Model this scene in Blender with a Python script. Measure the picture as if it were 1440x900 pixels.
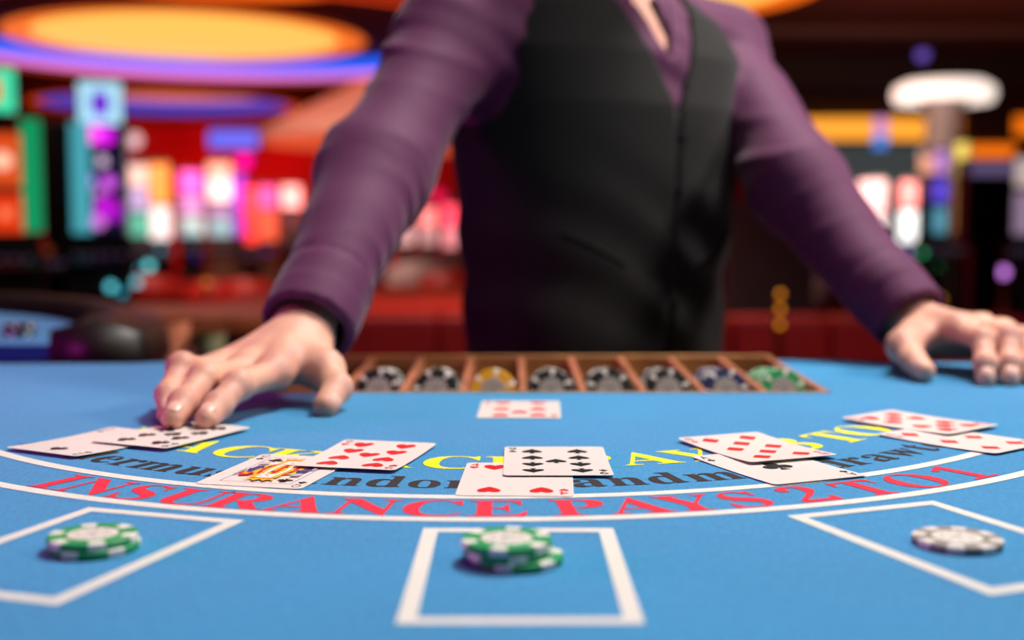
import bpy, bmesh, math, random
import numpy as np
from mathutils import Vector, Matrix
PI = math.pi
random.seed(7); rng = np.random.default_rng(7)
scn = bpy.context.scene
COL = scn.collection
for o in list(bpy.data.objects): bpy.data.objects.remove(o)

# ------------------------------------------------------------------ camera, world, lights, exposure
T = 1.0                                  # height of the felt above the floor
CH = 0.14454; F = 1696.7; PITCH = 0.0789 # camera height over the felt, focal length in px of 1440, downward pitch
cam_d = bpy.data.cameras.new('camera'); cam = bpy.data.objects.new('camera', cam_d); COL.objects.link(cam)
cam.location = (0, 0, T + CH); cam.rotation_euler = (PI/2 - PITCH, 0, 0)
cam_d.sensor_width = 36; cam_d.lens = F/1440*36
cam_d.clip_start = .02; cam_d.clip_end = 200
cam_d.dof.use_dof = True; cam_d.dof.focus_distance = .70; cam_d.dof.aperture_fstop = 3.5
scn.camera = cam
vs = scn.view_settings
vs.view_transform = 'Standard'; vs.look = 'None'; vs.gamma = 1; vs.use_curve_mapping = False
vs.exposure = 0.0
W = bpy.data.worlds.new('world'); scn.world = W; W.use_nodes = True
W.node_tree.nodes['Background'].inputs[0].default_value = (.30, .16, .16, 1)
W.node_tree.nodes['Background'].inputs[1].default_value = .06

def lamp(name, kind, loc, power, col, size=.5, aim=None, size_y=None, spread=None, spot=None):
    d = bpy.data.lights.new(name, kind); d.energy = power; d.color = col
    if kind == 'AREA':
        d.size = size
        if size_y: d.shape = 'RECTANGLE'; d.size_y = size_y
        if spread: d.spread = spread
    elif kind == 'SPOT': d.shadow_soft_size = size; d.spot_size = spot or 1.0; d.spot_blend = .6
    else: d.shadow_soft_size = size
    o = bpy.data.objects.new(name, d); COL.objects.link(o); o.location = loc
    if aim is not None: o.rotation_euler = (Vector(aim) - Vector(loc)).to_track_quat('-Z', 'Y').to_euler()
    return o
# ceiling spot over the gaming table (high above, a little to the right and behind)
lamp('table_downlight', 'AREA', (.80, 1.62, T+2.2), 80, (1, .93, .87), .40, (.25, .95, T))
lamp('table_fill_front', 'AREA', (.25, .45, T+2.1), 2.5, (1, .93, .88), .6, (.1, .5, T), spread=1.3)  # weak unseen fill added above the near felt
lamp('sleeve_fill', 'AREA', (2.1, .95, T+1.5), 4.5, (1, .90, .82), .5, (.38, 1.42, T+.25), spread=1.0)  # unseen fill added to brighten the outer sleeve and waistcoat
lamp('magenta_side_light', 'AREA', (-1.6, .75, T+.25), 8, (1, .05, .75), .4, (-.1, .7, T))  # magenta light from low on the left, source unseen
lamp('ceiling_fill', 'AREA', (-2.5, 12, 1.8), 160, (1, .25, .12), 5, (-2.5, 15, 4))  # unseen fill lamp, added to lift the dark ceiling on the left
lamp('ceiling_fill_right', 'AREA', (6, 14, 2.2), 60, (1, .35, .22), 4, (7, 17, 4))  # matching added fill for the right half of the ceiling
lamp('red_wall_fill', 'AREA', (-7, 28, 1.2), 420, (1, .04, .03), 3, (-8, 34, 2.4))  # added lamp that reddens the back wall, no fixture there
lamp('red_floor_fill', 'SPOT', (.1, 5.3, 3.7), 420, (1, .5, .4), .4, (.1, 5.3, .8), spot=1.1)  # unseen spot added to light the red counter and banquette
lamp('canopy_fill', 'AREA', (-2.6, 8.2, 3.2), 110, (1, .6, .5), 1, (-1.2, 11.6, 2.4))  # added fill that brightens the canopy cloth

lamp('column_fill', 'AREA', (3.6, 11.4, 1.9), 22, (1, .85, .78), .5, (4.6, 13, 2.0))

# ------------------------------------------------------------------ helpers
def sr(c):
    if isinstance(c, str):
        c = tuple(int(c[i:i+2], 16)/255 for i in (0, 2, 4))
    return tuple((x/12.92 if x <= .04045 else ((x+.055)/1.055)**2.4) for x in c)
def at(px, py, Y):
    """point at distance Y seen at pixel px,py (used to read real sizes off the photograph)"""
    x = px-720; y = py-450
    v = Vector((x, F*math.cos(PITCH)-y*math.sin(PITCH), -F*math.sin(PITCH)-y*math.cos(PITCH)))
    v *= Y/v.y
    return Vector((v.x, v.y, v.z+T+CH))
MATS = {}
def mat(name, col, rough=.5, metal=0, emit=0, ecol=None, var=0, vscale=40, bump=0, bscale=200, sss=0, coat=0, sheen=0, spec=None, col2=None):
    if name in MATS: return MATS[name]
    m = bpy.data.materials.new(name); m.use_nodes = True; nt = m.node_tree; b = nt.nodes['Principled BSDF']
    c = sr(col); b.inputs['Base Color'].default_value = (*c, 1)
    b.inputs['Roughness'].default_value = rough; b.inputs['Metallic'].default_value = metal
    if spec is not None: b.inputs['Specular IOR Level'].default_value = spec
    if emit:
        b.inputs['Emission Color'].default_value = (*sr(ecol or col), 1); b.inputs['Emission Strength'].default_value = emit
    tc = nt.nodes.new('ShaderNodeTexCoord')
    if var or col2:
        n = nt.nodes.new('ShaderNodeTexNoise'); n.inputs['Scale'].default_value = vscale; n.inputs['Detail'].default_value = 5
        nt.links.new(tc.outputs['Object'], n.inputs['Vector'])
        mx = nt.nodes.new('ShaderNodeMix'); mx.data_type = 'RGBA'
        d = tuple(x*(1-var) for x in c) if not col2 else sr(col2)
        u = tuple(min(1, x*(1+var)) for x in c)
        mx.inputs['A'].default_value = (*d, 1); mx.inputs['B'].default_value = (*u, 1)
        rmp = nt.nodes.new('ShaderNodeMapRange'); rmp.inputs['From Min'].default_value = .35; rmp.inputs['From Max'].default_value = .65
        nt.links.new(n.outputs['Fac'], rmp.inputs['Value']); nt.links.new(rmp.outputs['Result'], mx.inputs['Factor'])
        nt.links.new(mx.outputs['Result'], b.inputs['Base Color'])
    if bump:
        n2 = nt.nodes.new('ShaderNodeTexNoise'); n2.inputs['Scale'].default_value = bscale; n2.inputs['Detail'].default_value = 4
        nt.links.new(tc.outputs['Object'], n2.inputs['Vector'])
        bp = nt.nodes.new('ShaderNodeBump'); bp.inputs['Strength'].default_value = bump; bp.inputs['Distance'].default_value = .001
        nt.links.new(n2.outputs['Fac'], bp.inputs['Height']); nt.links.new(bp.outputs['Normal'], b.inputs['Normal'])
    if sss:
        b.inputs['Subsurface Weight'].default_value = sss; b.inputs['Subsurface Radius'].default_value = (.012, .005, .003)
        b.inputs['Subsurface Scale'].default_value = .6
    if coat: b.inputs['Coat Weight'].default_value = coat; b.inputs['Coat Roughness'].default_value = .15
    if sheen: b.inputs['Sheen Weight'].default_value = sheen; b.inputs['Sheen Roughness'].default_value = .4
    MATS[name] = m; return m

def link(name, me, parent=None, loc=None, rot=None):
    o = bpy.data.objects.new(name, me); COL.objects.link(o)
    if parent is not None: o.parent = parent
    if loc is not None: o.location = loc
    if rot is not None: o.rotation_euler = rot
    return o
def tag(o, label=None, cat=None, group=None, kind=None):
    if label: o['label'] = label
    if cat: o['category'] = cat
    if group: o['group'] = group
    if kind: o['kind'] = kind
    return o
def thing(name, label, cat, loc=(0, 0, 0), rz=0, group=None):
    o = link(name, None, None, loc, (0, 0, rz)); o.empty_display_size = .02
    return tag(o, label, cat, group)
def mk(name, verts, faces, m, smooth=False, midx=None):
    me = bpy.data.meshes.new(name); me.from_pydata([tuple(v) for v in verts], [], [tuple(f) for f in faces])
    for x in (m if isinstance(m, (list, tuple)) else [m]): me.materials.append(x)
    if midx is not None: me.polygons.foreach_set('material_index', midx)
    if smooth: me.polygons.foreach_set('use_smooth', [True]*len(me.polygons))
    me.update(); return me
def bmesh_to(name, bm, m, smooth=False):
    me = bpy.data.meshes.new(name); bm.to_mesh(me); bm.free()
    for x in (m if isinstance(m, (list, tuple)) else [m]): me.materials.append(x)
    if smooth: me.polygons.foreach_set('use_smooth', [True]*len(me.polygons))
    return me
def box(name, x0, x1, y0, y1, z0, z1, m, parent=None, bev=0):
    bm = bmesh.new(); bmesh.ops.create_cube(bm, size=1)
    for v in bm.verts:
        v.co = Vector(((x0+x1)/2+v.co.x*(x1-x0), (y0+y1)/2+v.co.y*(y1-y0), (z0+z1)/2+v.co.z*(z1-z0)))
    if bev: bmesh.ops.bevel(bm, geom=bm.edges[:], offset=bev, segments=2, affect='EDGES', profile=.6)
    return link(name, bmesh_to(name, bm, m), parent)
def lathe(name, prof, m, parent=None, seg=48, loc=None, rot=None, smooth=True, a0=0, a1=2*PI):
    full = abs(a1-a0-2*PI) < 1e-6; n = seg if full else seg+1
    V = []; Fc = []
    for i in range(n):
        a = a0+(a1-a0)*i/seg
        for r, z in prof: V.append((r*math.cos(a), r*math.sin(a), z))
    k = len(prof)
    for i in range(seg):
        j = (i+1) % n
        for q in range(k-1): Fc.append((i*k+q, j*k+q, j*k+q+1, i*k+q+1))
    me = mk(name, V, Fc, m, False)
    bm = bmesh.new(); bm.from_mesh(me); bmesh.ops.remove_doubles(bm, verts=bm.verts, dist=1e-6); bmesh.ops.dissolve_degenerate(bm, dist=1e-7, edges=bm.edges)
    bmesh.ops.recalc_face_normals(bm, faces=bm.faces)
    bm.to_mesh(me); bm.free()
    if smooth: me.shade_smooth() if hasattr(me, 'shade_smooth') else None
    o = link(name, me, parent, loc, rot)
    if smooth:
        me.set_sharp_from_angle(angle=math.radians(35))
    return o
def tube(name, pts, r, m, parent=None, seg=10):
    V = []; Fc = []; pts = [Vector(p) for p in pts]
    rr = r if isinstance(r, (list, tuple)) else [r]*len(pts)
    for i, p in enumerate(pts):
        d = (pts[min(i+1, len(pts)-1)]-pts[max(i-1, 0)]).normalized()
        a = d.orthogonal().normalized(); b = d.cross(a)
        if i and 'pa' in locals():
            a = (pa - d*pa.dot(d)).normalized(); b = d.cross(a)
        pa = a
        for k in range(seg):
            t = 2*PI*k/seg; V.append(p+(a*math.cos(t)+b*math.sin(t))*rr[i])
    for i in range(len(pts)-1):
        for k in range(seg): Fc.append((i*seg+k, i*seg+(k+1) % seg, (i+1)*seg+(k+1) % seg, (i+1)*seg+k))
    Fc.append(tuple(range(seg))[::-1]); Fc.append(tuple(range((len(pts)-1)*seg, len(pts)*seg)))
    me = mk(name, V, Fc, m, True); me.set_sharp_from_angle(angle=math.radians(50))
    return link(name, me, parent)

# --- signed-distance modelling: smooth unions of tapered limbs, meshed with surface nets
def cap(P, a, b, r1, r2):
    a = np.asarray(a, float); b = np.asarray(b, float); ab = b-a
    q = P-a; t = np.clip((q@ab)/max(ab@ab, 1e-12), 0, 1)
    return np.sqrt(((q-t[..., None]*ab)**2).sum(-1))-(r1+(r2-r1)*t)
def ell(P, c, r, R=None):
    q = P-np.asarray(c, float)
    if R is not None: q = q@R
    r = np.asarray(r, float)
    k = np.sqrt(((q/r)**2).sum(-1)); k2 = np.sqrt(((q/r**2)**2).sum(-1))
    return k*(k-1)/np.maximum(k2, 1e-9)
def smin(a, b, k):
    h = np.clip(.5+.5*(b-a)/k, 0, 1)
    return b*(1-h)+a*h-k*h*(1-h)
def nz(P, s, seed=0):
    r = np.random.default_rng(seed); out = 0
    for i in range(6):
        d = r.normal(size=3); d /= np.linalg.norm(d); out = out+np.sin((P@d)*s*(1+.35*i)+r.uniform(0, 6.28))
    return out/3.5
def nets(fn, lo, hi, h):
    lo = np.asarray(lo, float); hi = np.asarray(hi, float)
    n = np.ceil((hi-lo)/h).astype(int)+1
    ax = [lo[i]+h*np.arange(n[i]) for i in range(3)]
    P = np.stack(np.meshgrid(*ax, indexing='ij'), -1).astype(np.float32)
    D = fn(P).astype(np.float32); S = D < 0
    c = [S[i:n[0]-1+i, j:n[1]-1+j, k:n[2]-1+k] for i in (0, 1) for j in (0, 1) for k in (0, 1)]
    tot = sum(x.astype(np.int8) for x in c); act = (tot > 0) & (tot < 8)
    ids = -np.ones(act.shape, int); idx = np.argwhere(act); ids[act] = np.arange(len(idx))
    acc = np.zeros((len(idx), 3)); cnt = np.zeros(len(idx))
    C8 = [(i, j, k) for i in (0, 1) for j in (0, 1) for k in (0, 1)]
    for A in C8:
        for a_ in range(3):
            if A[a_]: continue
            B = list(A); B[a_] = 1
            da = D[idx[:, 0]+A[0], idx[:, 1]+A[1], idx[:, 2]+A[2]]; db = D[idx[:, 0]+B[0], idx[:, 1]+B[1], idx[:, 2]+B[2]]
            m = (da < 0) != (db < 0); t = np.where(m, da/np.where(m, da-db, 1), 0)
            p = np.array(A, float)[None]+t[:, None]*(np.array(B)-np.array(A))[None]
            acc += p*m[:, None]; cnt += m
    V = lo+(idx+acc/np.maximum(cnt, 1)[:, None])*h
    Q = []
    for a_ in range(3):
        u, v = (a_+1) % 3, (a_+2) % 3
        sl0 = [slice(None)]*3; sl1 = [slice(None)]*3; sl0[a_] = slice(0, n[a_]-1); sl1[a_] = slice(1, n[a_])
        e = S[tuple(sl0)] != S[tuple(sl1)]
        E = np.argwhere(e); E = E[(E[:, u] > 0) & (E[:, v] > 0) & (E[:, u] < n[u]-1) & (E[:, v] < n[v]-1)]
        s0 = S[E[:, 0], E[:, 1], E[:, 2]]
        def cell(du, dv):
            X = E.copy(); X[:, u] -= du; X[:, v] -= dv; return ids[X[:, 0], X[:, 1], X[:, 2]]
        q = np.stack([cell(1, 1), cell(0, 1), cell(0, 0), cell(1, 0)], 1)
        q[~s0] = q[~s0][:, ::-1]; Q.append(q)
    return V, np.concatenate(Q)
def np_mesh(name, V, Q, m, parent=None):
    me = bpy.data.meshes.new(name)
    me.vertices.add(len(V)); me.vertices.foreach_set('co', np.asarray(V, np.float32).ravel())
    me.loops.add(Q.size); me.loops.foreach_set('vertex_index', Q.astype(np.int32).ravel())
    me.polygons.add(len(Q)); me.polygons.foreach_set('loop_start', np.arange(0, Q.size, 4, dtype=np.int32)); me.polygons.foreach_set('loop_total', np.full(len(Q), 4, np.int32))
    me.update(calc_edges=True); me.validate()
    me.polygons.foreach_set('use_smooth', np.ones(len(Q), bool))
    for x in (m if isinstance(m, (list, tuple)) else [m]): me.materials.append(x)
    return link(name, me, parent)

# --- lettering: glyph outlines turned into thin printed meshes
def bold(s):
    out = ''
    for a in s:
        if 'A' <= a <= 'Z': out += chr(0x1D400+ord(a)-65)
        elif 'a' <= a <= 'z': out += chr(0x1D41A+ord(a)-97)
        elif a.isdigit(): out += chr(0x1D7CE+ord(a)-48)
        else: out += a
    return out
GL = {}
def glyph(ch, serif=True, res=5):
    """vertices (N,2), faces of a character with em = 1, x starting at 0"""
    key = (ch, serif, res)
    if key in GL: return GL[key]
    c = bpy.data.curves.new('glyph', 'FONT'); c.body = bold(ch) if serif else ch; c.resolution_u = res
    o = bpy.data.objects.new('glyph', c); COL.objects.link(o)
    me = bpy.data.meshes.new_from_object(o.evaluated_get(bpy.context.evaluated_depsgraph_get()))
    bpy.context.view_layer.update()
    v = np.array([tuple(p.co)[:2] for p in me.vertices]).reshape(-1, 2); f = [tuple(p.vertices) for p in me.polygons]
    bpy.data.objects.remove(o); bpy.data.curves.remove(c); bpy.data.meshes.remove(me)
    GL[key] = (v, f); return GL[key]
def circ_pts(cx, cy, r, n=14): return [(cx+r*math.cos(2*PI*i/n), cy+r*math.sin(2*PI*i/n)) for i in range(n)]
def suit_shape(ch):
    """outlines of the spade and the club, unit height"""
    def bez(p0, p1, p2, p3, n=7):
        return [tuple((1-t)**3*a+3*(1-t)**2*t*b+3*(1-t)*t*t*c+t**3*d for a, b, c, d in zip(p0, p1, p2, p3)) for t in [i/n for i in range(n)]]
    if ch == '♠':
        R = bez((0, 1), (.10, .62), (.92, .22), (.95, -.22))+bez((.95, -.22), (.96, -.66), (.30, -.72), (.09, -.34))
        R += [(.11, -.62), (.30, -.98)]
        L = [(-x, y) for x, y in R[1:]][::-1]
        P = R+L; return np.array(P), [tuple(range(len(P)))]
    polys = [circ_pts(0, .50, .46), circ_pts(.50, -.18, .45), circ_pts(-.50, -.18, .45), [(-.20, .3), (-.30, -.1), (.30, -.1), (.20, .3)],
             [(-.07, .1), (-.10, -.55), (-.34, -.98), (.34, -.98), (.10, -.55), (.07, .1)]]
    V = []; Fc = []
    for q in polys: n = len(V); V += q; Fc.append(tuple(range(n, n+len(q))))
    return np.array(V), Fc
def up_faces(V, Fc):
    out = []
    for f in Fc:
        nzv = sum(V[f[i-1]][0]*V[f[i]][1]-V[f[i]][0]*V[f[i-1]][1] for i in range(len(f)))
        out.append(tuple(f) if nzv > 0 else tuple(f)[::-1])
    return out

# ------------------------------------------------------------------ materials
M_skin = mat('skin', 'dda78f', .55, sss=.18, col2='cf9282', vscale=22, var=.05, bump=.35, bscale=420)
M_nail = mat('nail', 'e2b0a0', .4, coat=.1)
M_hair = mat('hair', '2a1c15', .5, bump=.5, bscale=300)
M_shirt = mat('shirt_cloth', '551b47', .7, sheen=.15, spec=.3, var=.08, vscale=300, bump=.15, bscale=900)
M_vest = mat('vest_cloth', '171616', .8, sheen=.12, var=.15, vscale=500, bump=.3, bscale=1200, spec=.25)
M_trouser = mat('trouser_cloth', '121214', .8, bump=.2, bscale=900)
M_shoe = mat('shoe_leather', '0b0b0c', .25, coat=.5)
M_card = mat('card_stock', 'efe6e2', .32, coat=.25, bump=.05, bscale=900)
M_cedge = mat('card_edge', 'b9b0aa', .7)
M_red = mat('card_red_ink', 'd8161c', .4)
M_blk = mat('card_black_ink', '111012', .4)
M_blue_ink = mat('card_blue_ink', '2b3580', .5)
M_yel_ink = mat('card_yellow_ink', 'e9b023', .5)
M_grey_ink = mat('card_grey_ink', 'b9b4bb', .5)
M_pwhite = mat('felt_white_print', 'dcd8d2', .9, bump=.5, bscale=1500, var=.05, vscale=900)
M_pred = mat('felt_red_print', 'e2223c', .9, bump=.5, bscale=1500, var=.06, vscale=900)
M_pyel = mat('felt_yellow_print', 'f2e80c', .9, bump=.5, bscale=1500, var=.05, vscale=900)
M_pblk = mat('felt_black_print', '2a1f22', .9, bump=.5, bscale=1500, var=.1, vscale=900)
M_wood = mat('warm_wood', 'a8674a', .45, var=.25, vscale=30, bump=.1, bscale=90)
M_wood2 = mat('light_wood', 'b98850', .5, var=.2, vscale=30)
M_dwood = mat('dark_wood', '2c1712', .4, var=.3, vscale=20)
M_leather = mat('black_leather', '151214', .4, bump=.4, bscale=150)
M_black = mat('black_plastic', '0c0b0d', .35, var=.1)
M_dark = mat('dark_metal', '221d22', .35, metal=.6)
M_brass = mat('brass', 'b98a3c', .3, metal=1)
M_white = mat('chip_white', 'ece6df', .45)
M_inlay = mat('chip_inlay', 'e3dcd6', .4, var=.05, vscale=400)
M_greenc = mat('chip_green', '159a58', .42)
M_blackc = mat('chip_black', '17171a', .42)
M_yellowc = mat('chip_yellow', 'e0a212', .42)
M_navyc = mat('chip_navy', '1d2a5c', .42)
M_greyc = mat('chip_grey', '8d867f', .45)
def felt_mat():
    m = bpy.data.materials.new('blue_felt'); m.use_nodes = True; nt = m.node_tree; b = nt.nodes['Principled BSDF']; L = nt.links
    tc = nt.nodes.new('ShaderNodeTexCoord')
    n = nt.nodes.new('ShaderNodeTexNoise'); n.inputs['Scale'].default_value = 900; n.inputs['Detail'].default_value = 4
    n2 = nt.nodes.new('ShaderNodeTexNoise'); n2.inputs['Scale'].default_value = 7; n2.inputs['Detail'].default_value = 3
    mp = nt.nodes.new('ShaderNodeMapping'); mp.inputs['Scale'].default_value = (1, .18, 1)
    n3 = nt.nodes.new('ShaderNodeTexNoise'); n3.inputs['Scale'].default_value = 700; n3.inputs['Detail'].default_value = 2
    L.new(tc.outputs['Object'], n.inputs['Vector']); L.new(tc.outputs['Object'], n2.inputs['Vector'])
    L.new(tc.outputs['Object'], mp.inputs['Vector']); L.new(mp.outputs['Vector'], n3.inputs['Vector'])
    r = nt.nodes.new('ShaderNodeValToRGB'); r.color_ramp.elements[0].position = .3; r.color_ramp.elements[1].position = .7
    r.color_ramp.elements[0].color = (*sr('1077b4'), 1); r.color_ramp.elements[1].color = (*sr('26a0d8'), 1)
    a = nt.nodes.new('ShaderNodeMath'); a.operation = 'MULTIPLY_ADD'; a.inputs[1].default_value = .5
    c = nt.nodes.new('ShaderNodeMath'); c.operation = 'MULTIPLY'; c.inputs[1].default_value = .5
    L.new(n3.outputs['Fac'], c.inputs[0]); L.new(n.outputs['Fac'], a.inputs[0]); L.new(c.outputs[0], a.inputs[2])
    L.new(a.outputs[0], r.inputs['Fac'])
    mx = nt.nodes.new('ShaderNodeMix'); mx.data_type = 'RGBA'; mx.blend_type = 'MULTIPLY'; mx.inputs['Factor'].default_value = .25
    L.new(r.outputs['Color'], mx.inputs['A']); L.new(n2.outputs['Fac'], mx.inputs['B']); L.new(mx.outputs['Result'], b.inputs['Base Color'])
    bp = nt.nodes.new('ShaderNodeBump'); bp.inputs['Strength'].default_value = .5; bp.inputs['Distance'].default_value = .0006
    L.new(a.outputs[0], bp.inputs['Height']); L.new(bp.outputs['Normal'], b.inputs['Normal'])
    b.inputs['Roughness'].default_value = .85; b.inputs['Sheen Weight'].default_value = .25; b.inputs['Specular IOR Level'].default_value = .3
    return m
M_felt = felt_mat()
def glow(name, col, s): return mat('glow_'+name, col, .5, emit=s)

# ------------------------------------------------------------------ setting: room shell
M_carpet = mat('red_carpet', '7a1016', .95, var=.35, vscale=3, bump=.5, bscale=60)
M_ceil = mat('ceiling_plaster', '4a221c', .8, var=.15, vscale=.6)
M_wallr = mat('red_wall', 'b01512', .7, var=.2, vscale=.5)
M_walld = mat('dark_wall', '2a1412', .8, var=.2, vscale=.5)
HC = 3.97
def room():
    tag(box('floor', -14, 14, -3, 34.2, -.1, 0, M_carpet), kind='structure')
    tag(box('ceiling', -14, 14, -3, 34.2, HC, HC+.12, M_ceil), kind='structure')
    tag(box('wall_back', -14, 14, 34.05, 34.2, 0, HC, M_wallr), kind='structure')
    tag(box('wall_left', -14.15, -14, -3, 34.2, 0, HC, M_walld), kind='structure')
    tag(box('wall_right', 14, 14.15, -3, 34.2, 0, HC, M_walld), kind='structure')
    tag(box('wall_front', -14, 14, -3.15, -3, 0, HC, M_walld), kind='structure')
    # ceiling beams on the right half
    for i, (y, z, c) in enumerate(((17.6, .10, '5b4742'), (20.5, .5, '1c100f'), (23.5, .45, '3c1914'))):
        tag(box('trim_%d' % (i+1), 2.5+i*.4, 13.9, y, y+.5, HC-z, HC, mat('beam_%d' % i, c, .7)), kind='structure')
room()

# ------------------------------------------------------------------ blackjack table
AC = Vector((-.0147, 1.0807))            # centre of the printed arcs
def arcpt(ang, r): a = math.radians(ang); return (AC.x+r*math.sin(a), AC.y-r*math.cos(a))
table = thing('blackjack_table', 'blackjack table with blue felt printed in red, yellow, black and white', 'gaming table', (0, 0, 0))
RF = .87
TX0, TX1, TY0, TY1 = -.2555, .2765, 1.032, 1.272     # notch for the chip rack
def outline():
    p = []
    p += [(TX1, TY0), (TX1+.004, TY1+.012), (.33, 1.288), (.40, 1.262), (.52, 1.255), (RF+AC.x-.01, 1.25)]
    for i in range(0, 73):
        a = 93-186*i/72; x, y = arcpt(a, RF); p.append((x, y))
    p += [(-RF+AC.x+.01, 1.25), (-.52, 1.25), (-.40, 1.252), (-.31, 1.285), (TX0-.004, TY1+.012), (TX0, TY0)]
    return p
def slab(name, pts, z0, z1, m, parent, rim=None):
    bm = bmesh.new(); top = [bm.verts.new((x, y, z1)) for x, y in pts]; bot = [bm.verts.new((x, y, z0)) for x, y in pts]
    bm.faces.new(top); bm.faces.new(bot[::-1]); n = len(pts)
    for i in range(n): bm.faces.new((top[i], bot[i], bot[(i+1) % n], top[(i+1) % n]))
    bmesh.ops.recalc_face_normals(bm, faces=bm.faces)
    bmesh.ops.triangulate(bm, faces=[f for f in bm.faces if len(f.verts) > 4])
    return link(name, bmesh_to(name, bm, m), parent)
OUT = outline()
slab('felt_top', OUT, T-.012, T, M_felt, table)
slab('table_board', OUT, T-.055, T-.0121, M_dwood, table)
# thin back rail along the dealer's edge
for nm, xs in (('dealer_edge_rail', (TX1+.004, .33, .40, .52, .86)), ('dealer_edge_rail', (-.86, -.52, -.40, -.31, TX0-.004))):
    ys = {TX1+.004: 1.284, .33: 1.288, .40: 1.262, .52: 1.255, .86: 1.25, -.86: 1.25, -.52: 1.25, -.40: 1.252, -.31: 1.285, TX0-.004: 1.284}
    tube(nm, [(x, ys[x]+.006, T-.008) for x in xs], .0085, M_dwood, table, 8)
# padded armrest on the players' side
prof = [(RF+.001, -.05), (RF+.001, -.005), (RF+.012, .018), (RF+.04, .032), (RF+.075, .03), (RF+.105, .008), (RF+.11, -.02), (RF+.095, -.05)]
V = []; Fc = []
for i in range(73):
    a = -93+186*i/72
    for r, z in prof: x, y = arcpt(a, r); V.append((x, y, T+z))
k = len(prof)
for i in range(72):
    for q in range(k): Fc.append((i*k+q, i*k+(q+1) % k, (i+1)*k+(q+1) % k, (i+1)*k+q))
link('armrest', mk('armrest', V, Fc, M_leather, True), table)
V = []; Fc = []
for i in range(49):
    a = -90+180*i/48
    for r, z in ((RF-.05, T-.055), (RF-.05, T-.17), (RF-.075, T-.17), (RF-.075, T-.055)): x, y = arcpt(a, r); V.append((x, y, z))
for i in range(48):
    for q in range(4): Fc.append((i*4+q, i*4+(q+1) % 4, (i+1)*4+(q+1) % 4, (i+1)*4+q))
link('apron', mk('apron', V, Fc, M_dwood, True), table)
for sx in (-.42, .42):
    lathe('table_leg', [(0, 0), (.2, 0), (.2, .03), (.09, .06), (.06, .12), (.055, .5), (.08, .75), (.12, .84), (.16, T-.056), (0, T-.056)], M_dwood, table, 24, (sx, .75, 0))
# printing on the felt
ZP = T+.00025
def printed(name, V, Fc, m, z=ZP, label=None):
    V = [(v[0], v[1], z) for v in V]
    o = link(name, mk(name, V, up_faces(V, Fc), m), table)
    if label: o['label'] = label
    return o
def arc_line(name, R, w, a0, a1, m, n=120):
    V = []; Fc = []
    for i in range(n+1):
        a = a0+(a1-a0)*i/n; V += [arcpt(a, R-w/2), arcpt(a, R+w/2)]
    for i in range(n): Fc.append((2*i, 2*i+1, 2*i+3, 2*i+2))
    printed(name, V, Fc, m)
arc_line('printed_arc_line', .4976, .0085, -66, 66, M_pwhite)
arc_line('printed_arc_line', .4486, .0085, -66, 45, M_pwhite)
def bet_box(cx, cy, rot, w=.0905, h=.1385, t=.0072):
    V = []; Fc = []; c, s = math.cos(rot), math.sin(rot)
    for k_ in (0, 1):
        a, b = w/2-t*k_, h/2-t*k_
        for x, y in ((-a, -b), (a, -b), (a, b), (-a, b)): V.append((cx+c*x-s*y, cy+s*x+c*y))
    for i in range(4): j = (i+1) % 4; Fc.append((i, j, 4+j, 4+i))
    printed('printed_betting_box', V, Fc, M_pwhite)
for ang in (-1.2, -18.3, 21.2, -40, 42):
    r = .584 if abs(ang) > 5 else .584
    x, y = arcpt(ang, r)
    if ang == -1.2: x, y, ra = .0030, .4967, 0.0
    elif ang == -18.3: x, y, ra = -.1950, .5290, math.radians(-17.8)
    elif ang == 21.2: x, y, ra = .2040, .5425, math.radians(21.3)
    else: ra = math.radians(ang)
    bet_box(x, y, ra)
def arc_glyph(ch, ang, R, em, xs):
    v, f = glyph(ch)
    x = (v[:, 0]-(v[:, 0].min()+v[:, 0].max())/2)*em*xs; y = v[:, 1]*em
    P = []
    for a_, b_ in zip(x, y):
        r = R-b_; P.append(arcpt(ang+math.degrees(a_/(R-.4*em)), r))
    return P, f
def arc_text(name, items, R, em, xs, m, label):
    V = []; Fc = []
    for ch, ang in items:
        P, f = arc_glyph(ch, ang, R, em, xs); n = len(V); V += P; Fc += [tuple(i+n for i in q) for q in f]
    return printed(name, V, Fc, m, label=label)
capH = np.ptp(glyph('I')[0][:, 1])
arc_text('printed_lettering', list(zip('INSURANCE', (-30.3, -26.9, -23.0, -19.1, -15.4, -11.5, -7.3, -3.1, .9)))
         + list(zip('PAYS', (5.9, 9.6, 13.0, 16.8))) + [('2', 21.4)] + list(zip('TO', (26.2, 30.8))) + [('1', 35.7)],
         .4915, .034/capH, .97, M_pred, 'red capital lettering curving between two white lines')
arc_text('printed_lettering', list(zip('BLACKJACK', (-44.8, -38.7, -32.6, -26.2, -20.0, -15.0, -9.9, -3.5, 3.1)))
         + list(zip('PAYS', (10.0, 15.8, 21.3, 26.8))) + [('3', 34.3)] + list(zip('TO', (41.3, 47.3))) + [('2', 55.3)],
         .3745, .0375/capH, 1.0, M_pyel, 'yellow capital lettering curving under the cards')
def word(txt, anchor, ang, R, em, xs):
    ws = [np.ptp(glyph(c_)[0][:, 0])*em*xs for c_ in txt]; g = .075*em*xs
    cen = []; x = 0
    for w_ in ws: cen.append(x+w_/2); x += w_+g
    return [(c_, ang+math.degrees((cx-cen[anchor])/(R-.25*em))) for c_, cx in zip(txt, cen)]
emb = .029/capH*.98; Wd = []
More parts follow.
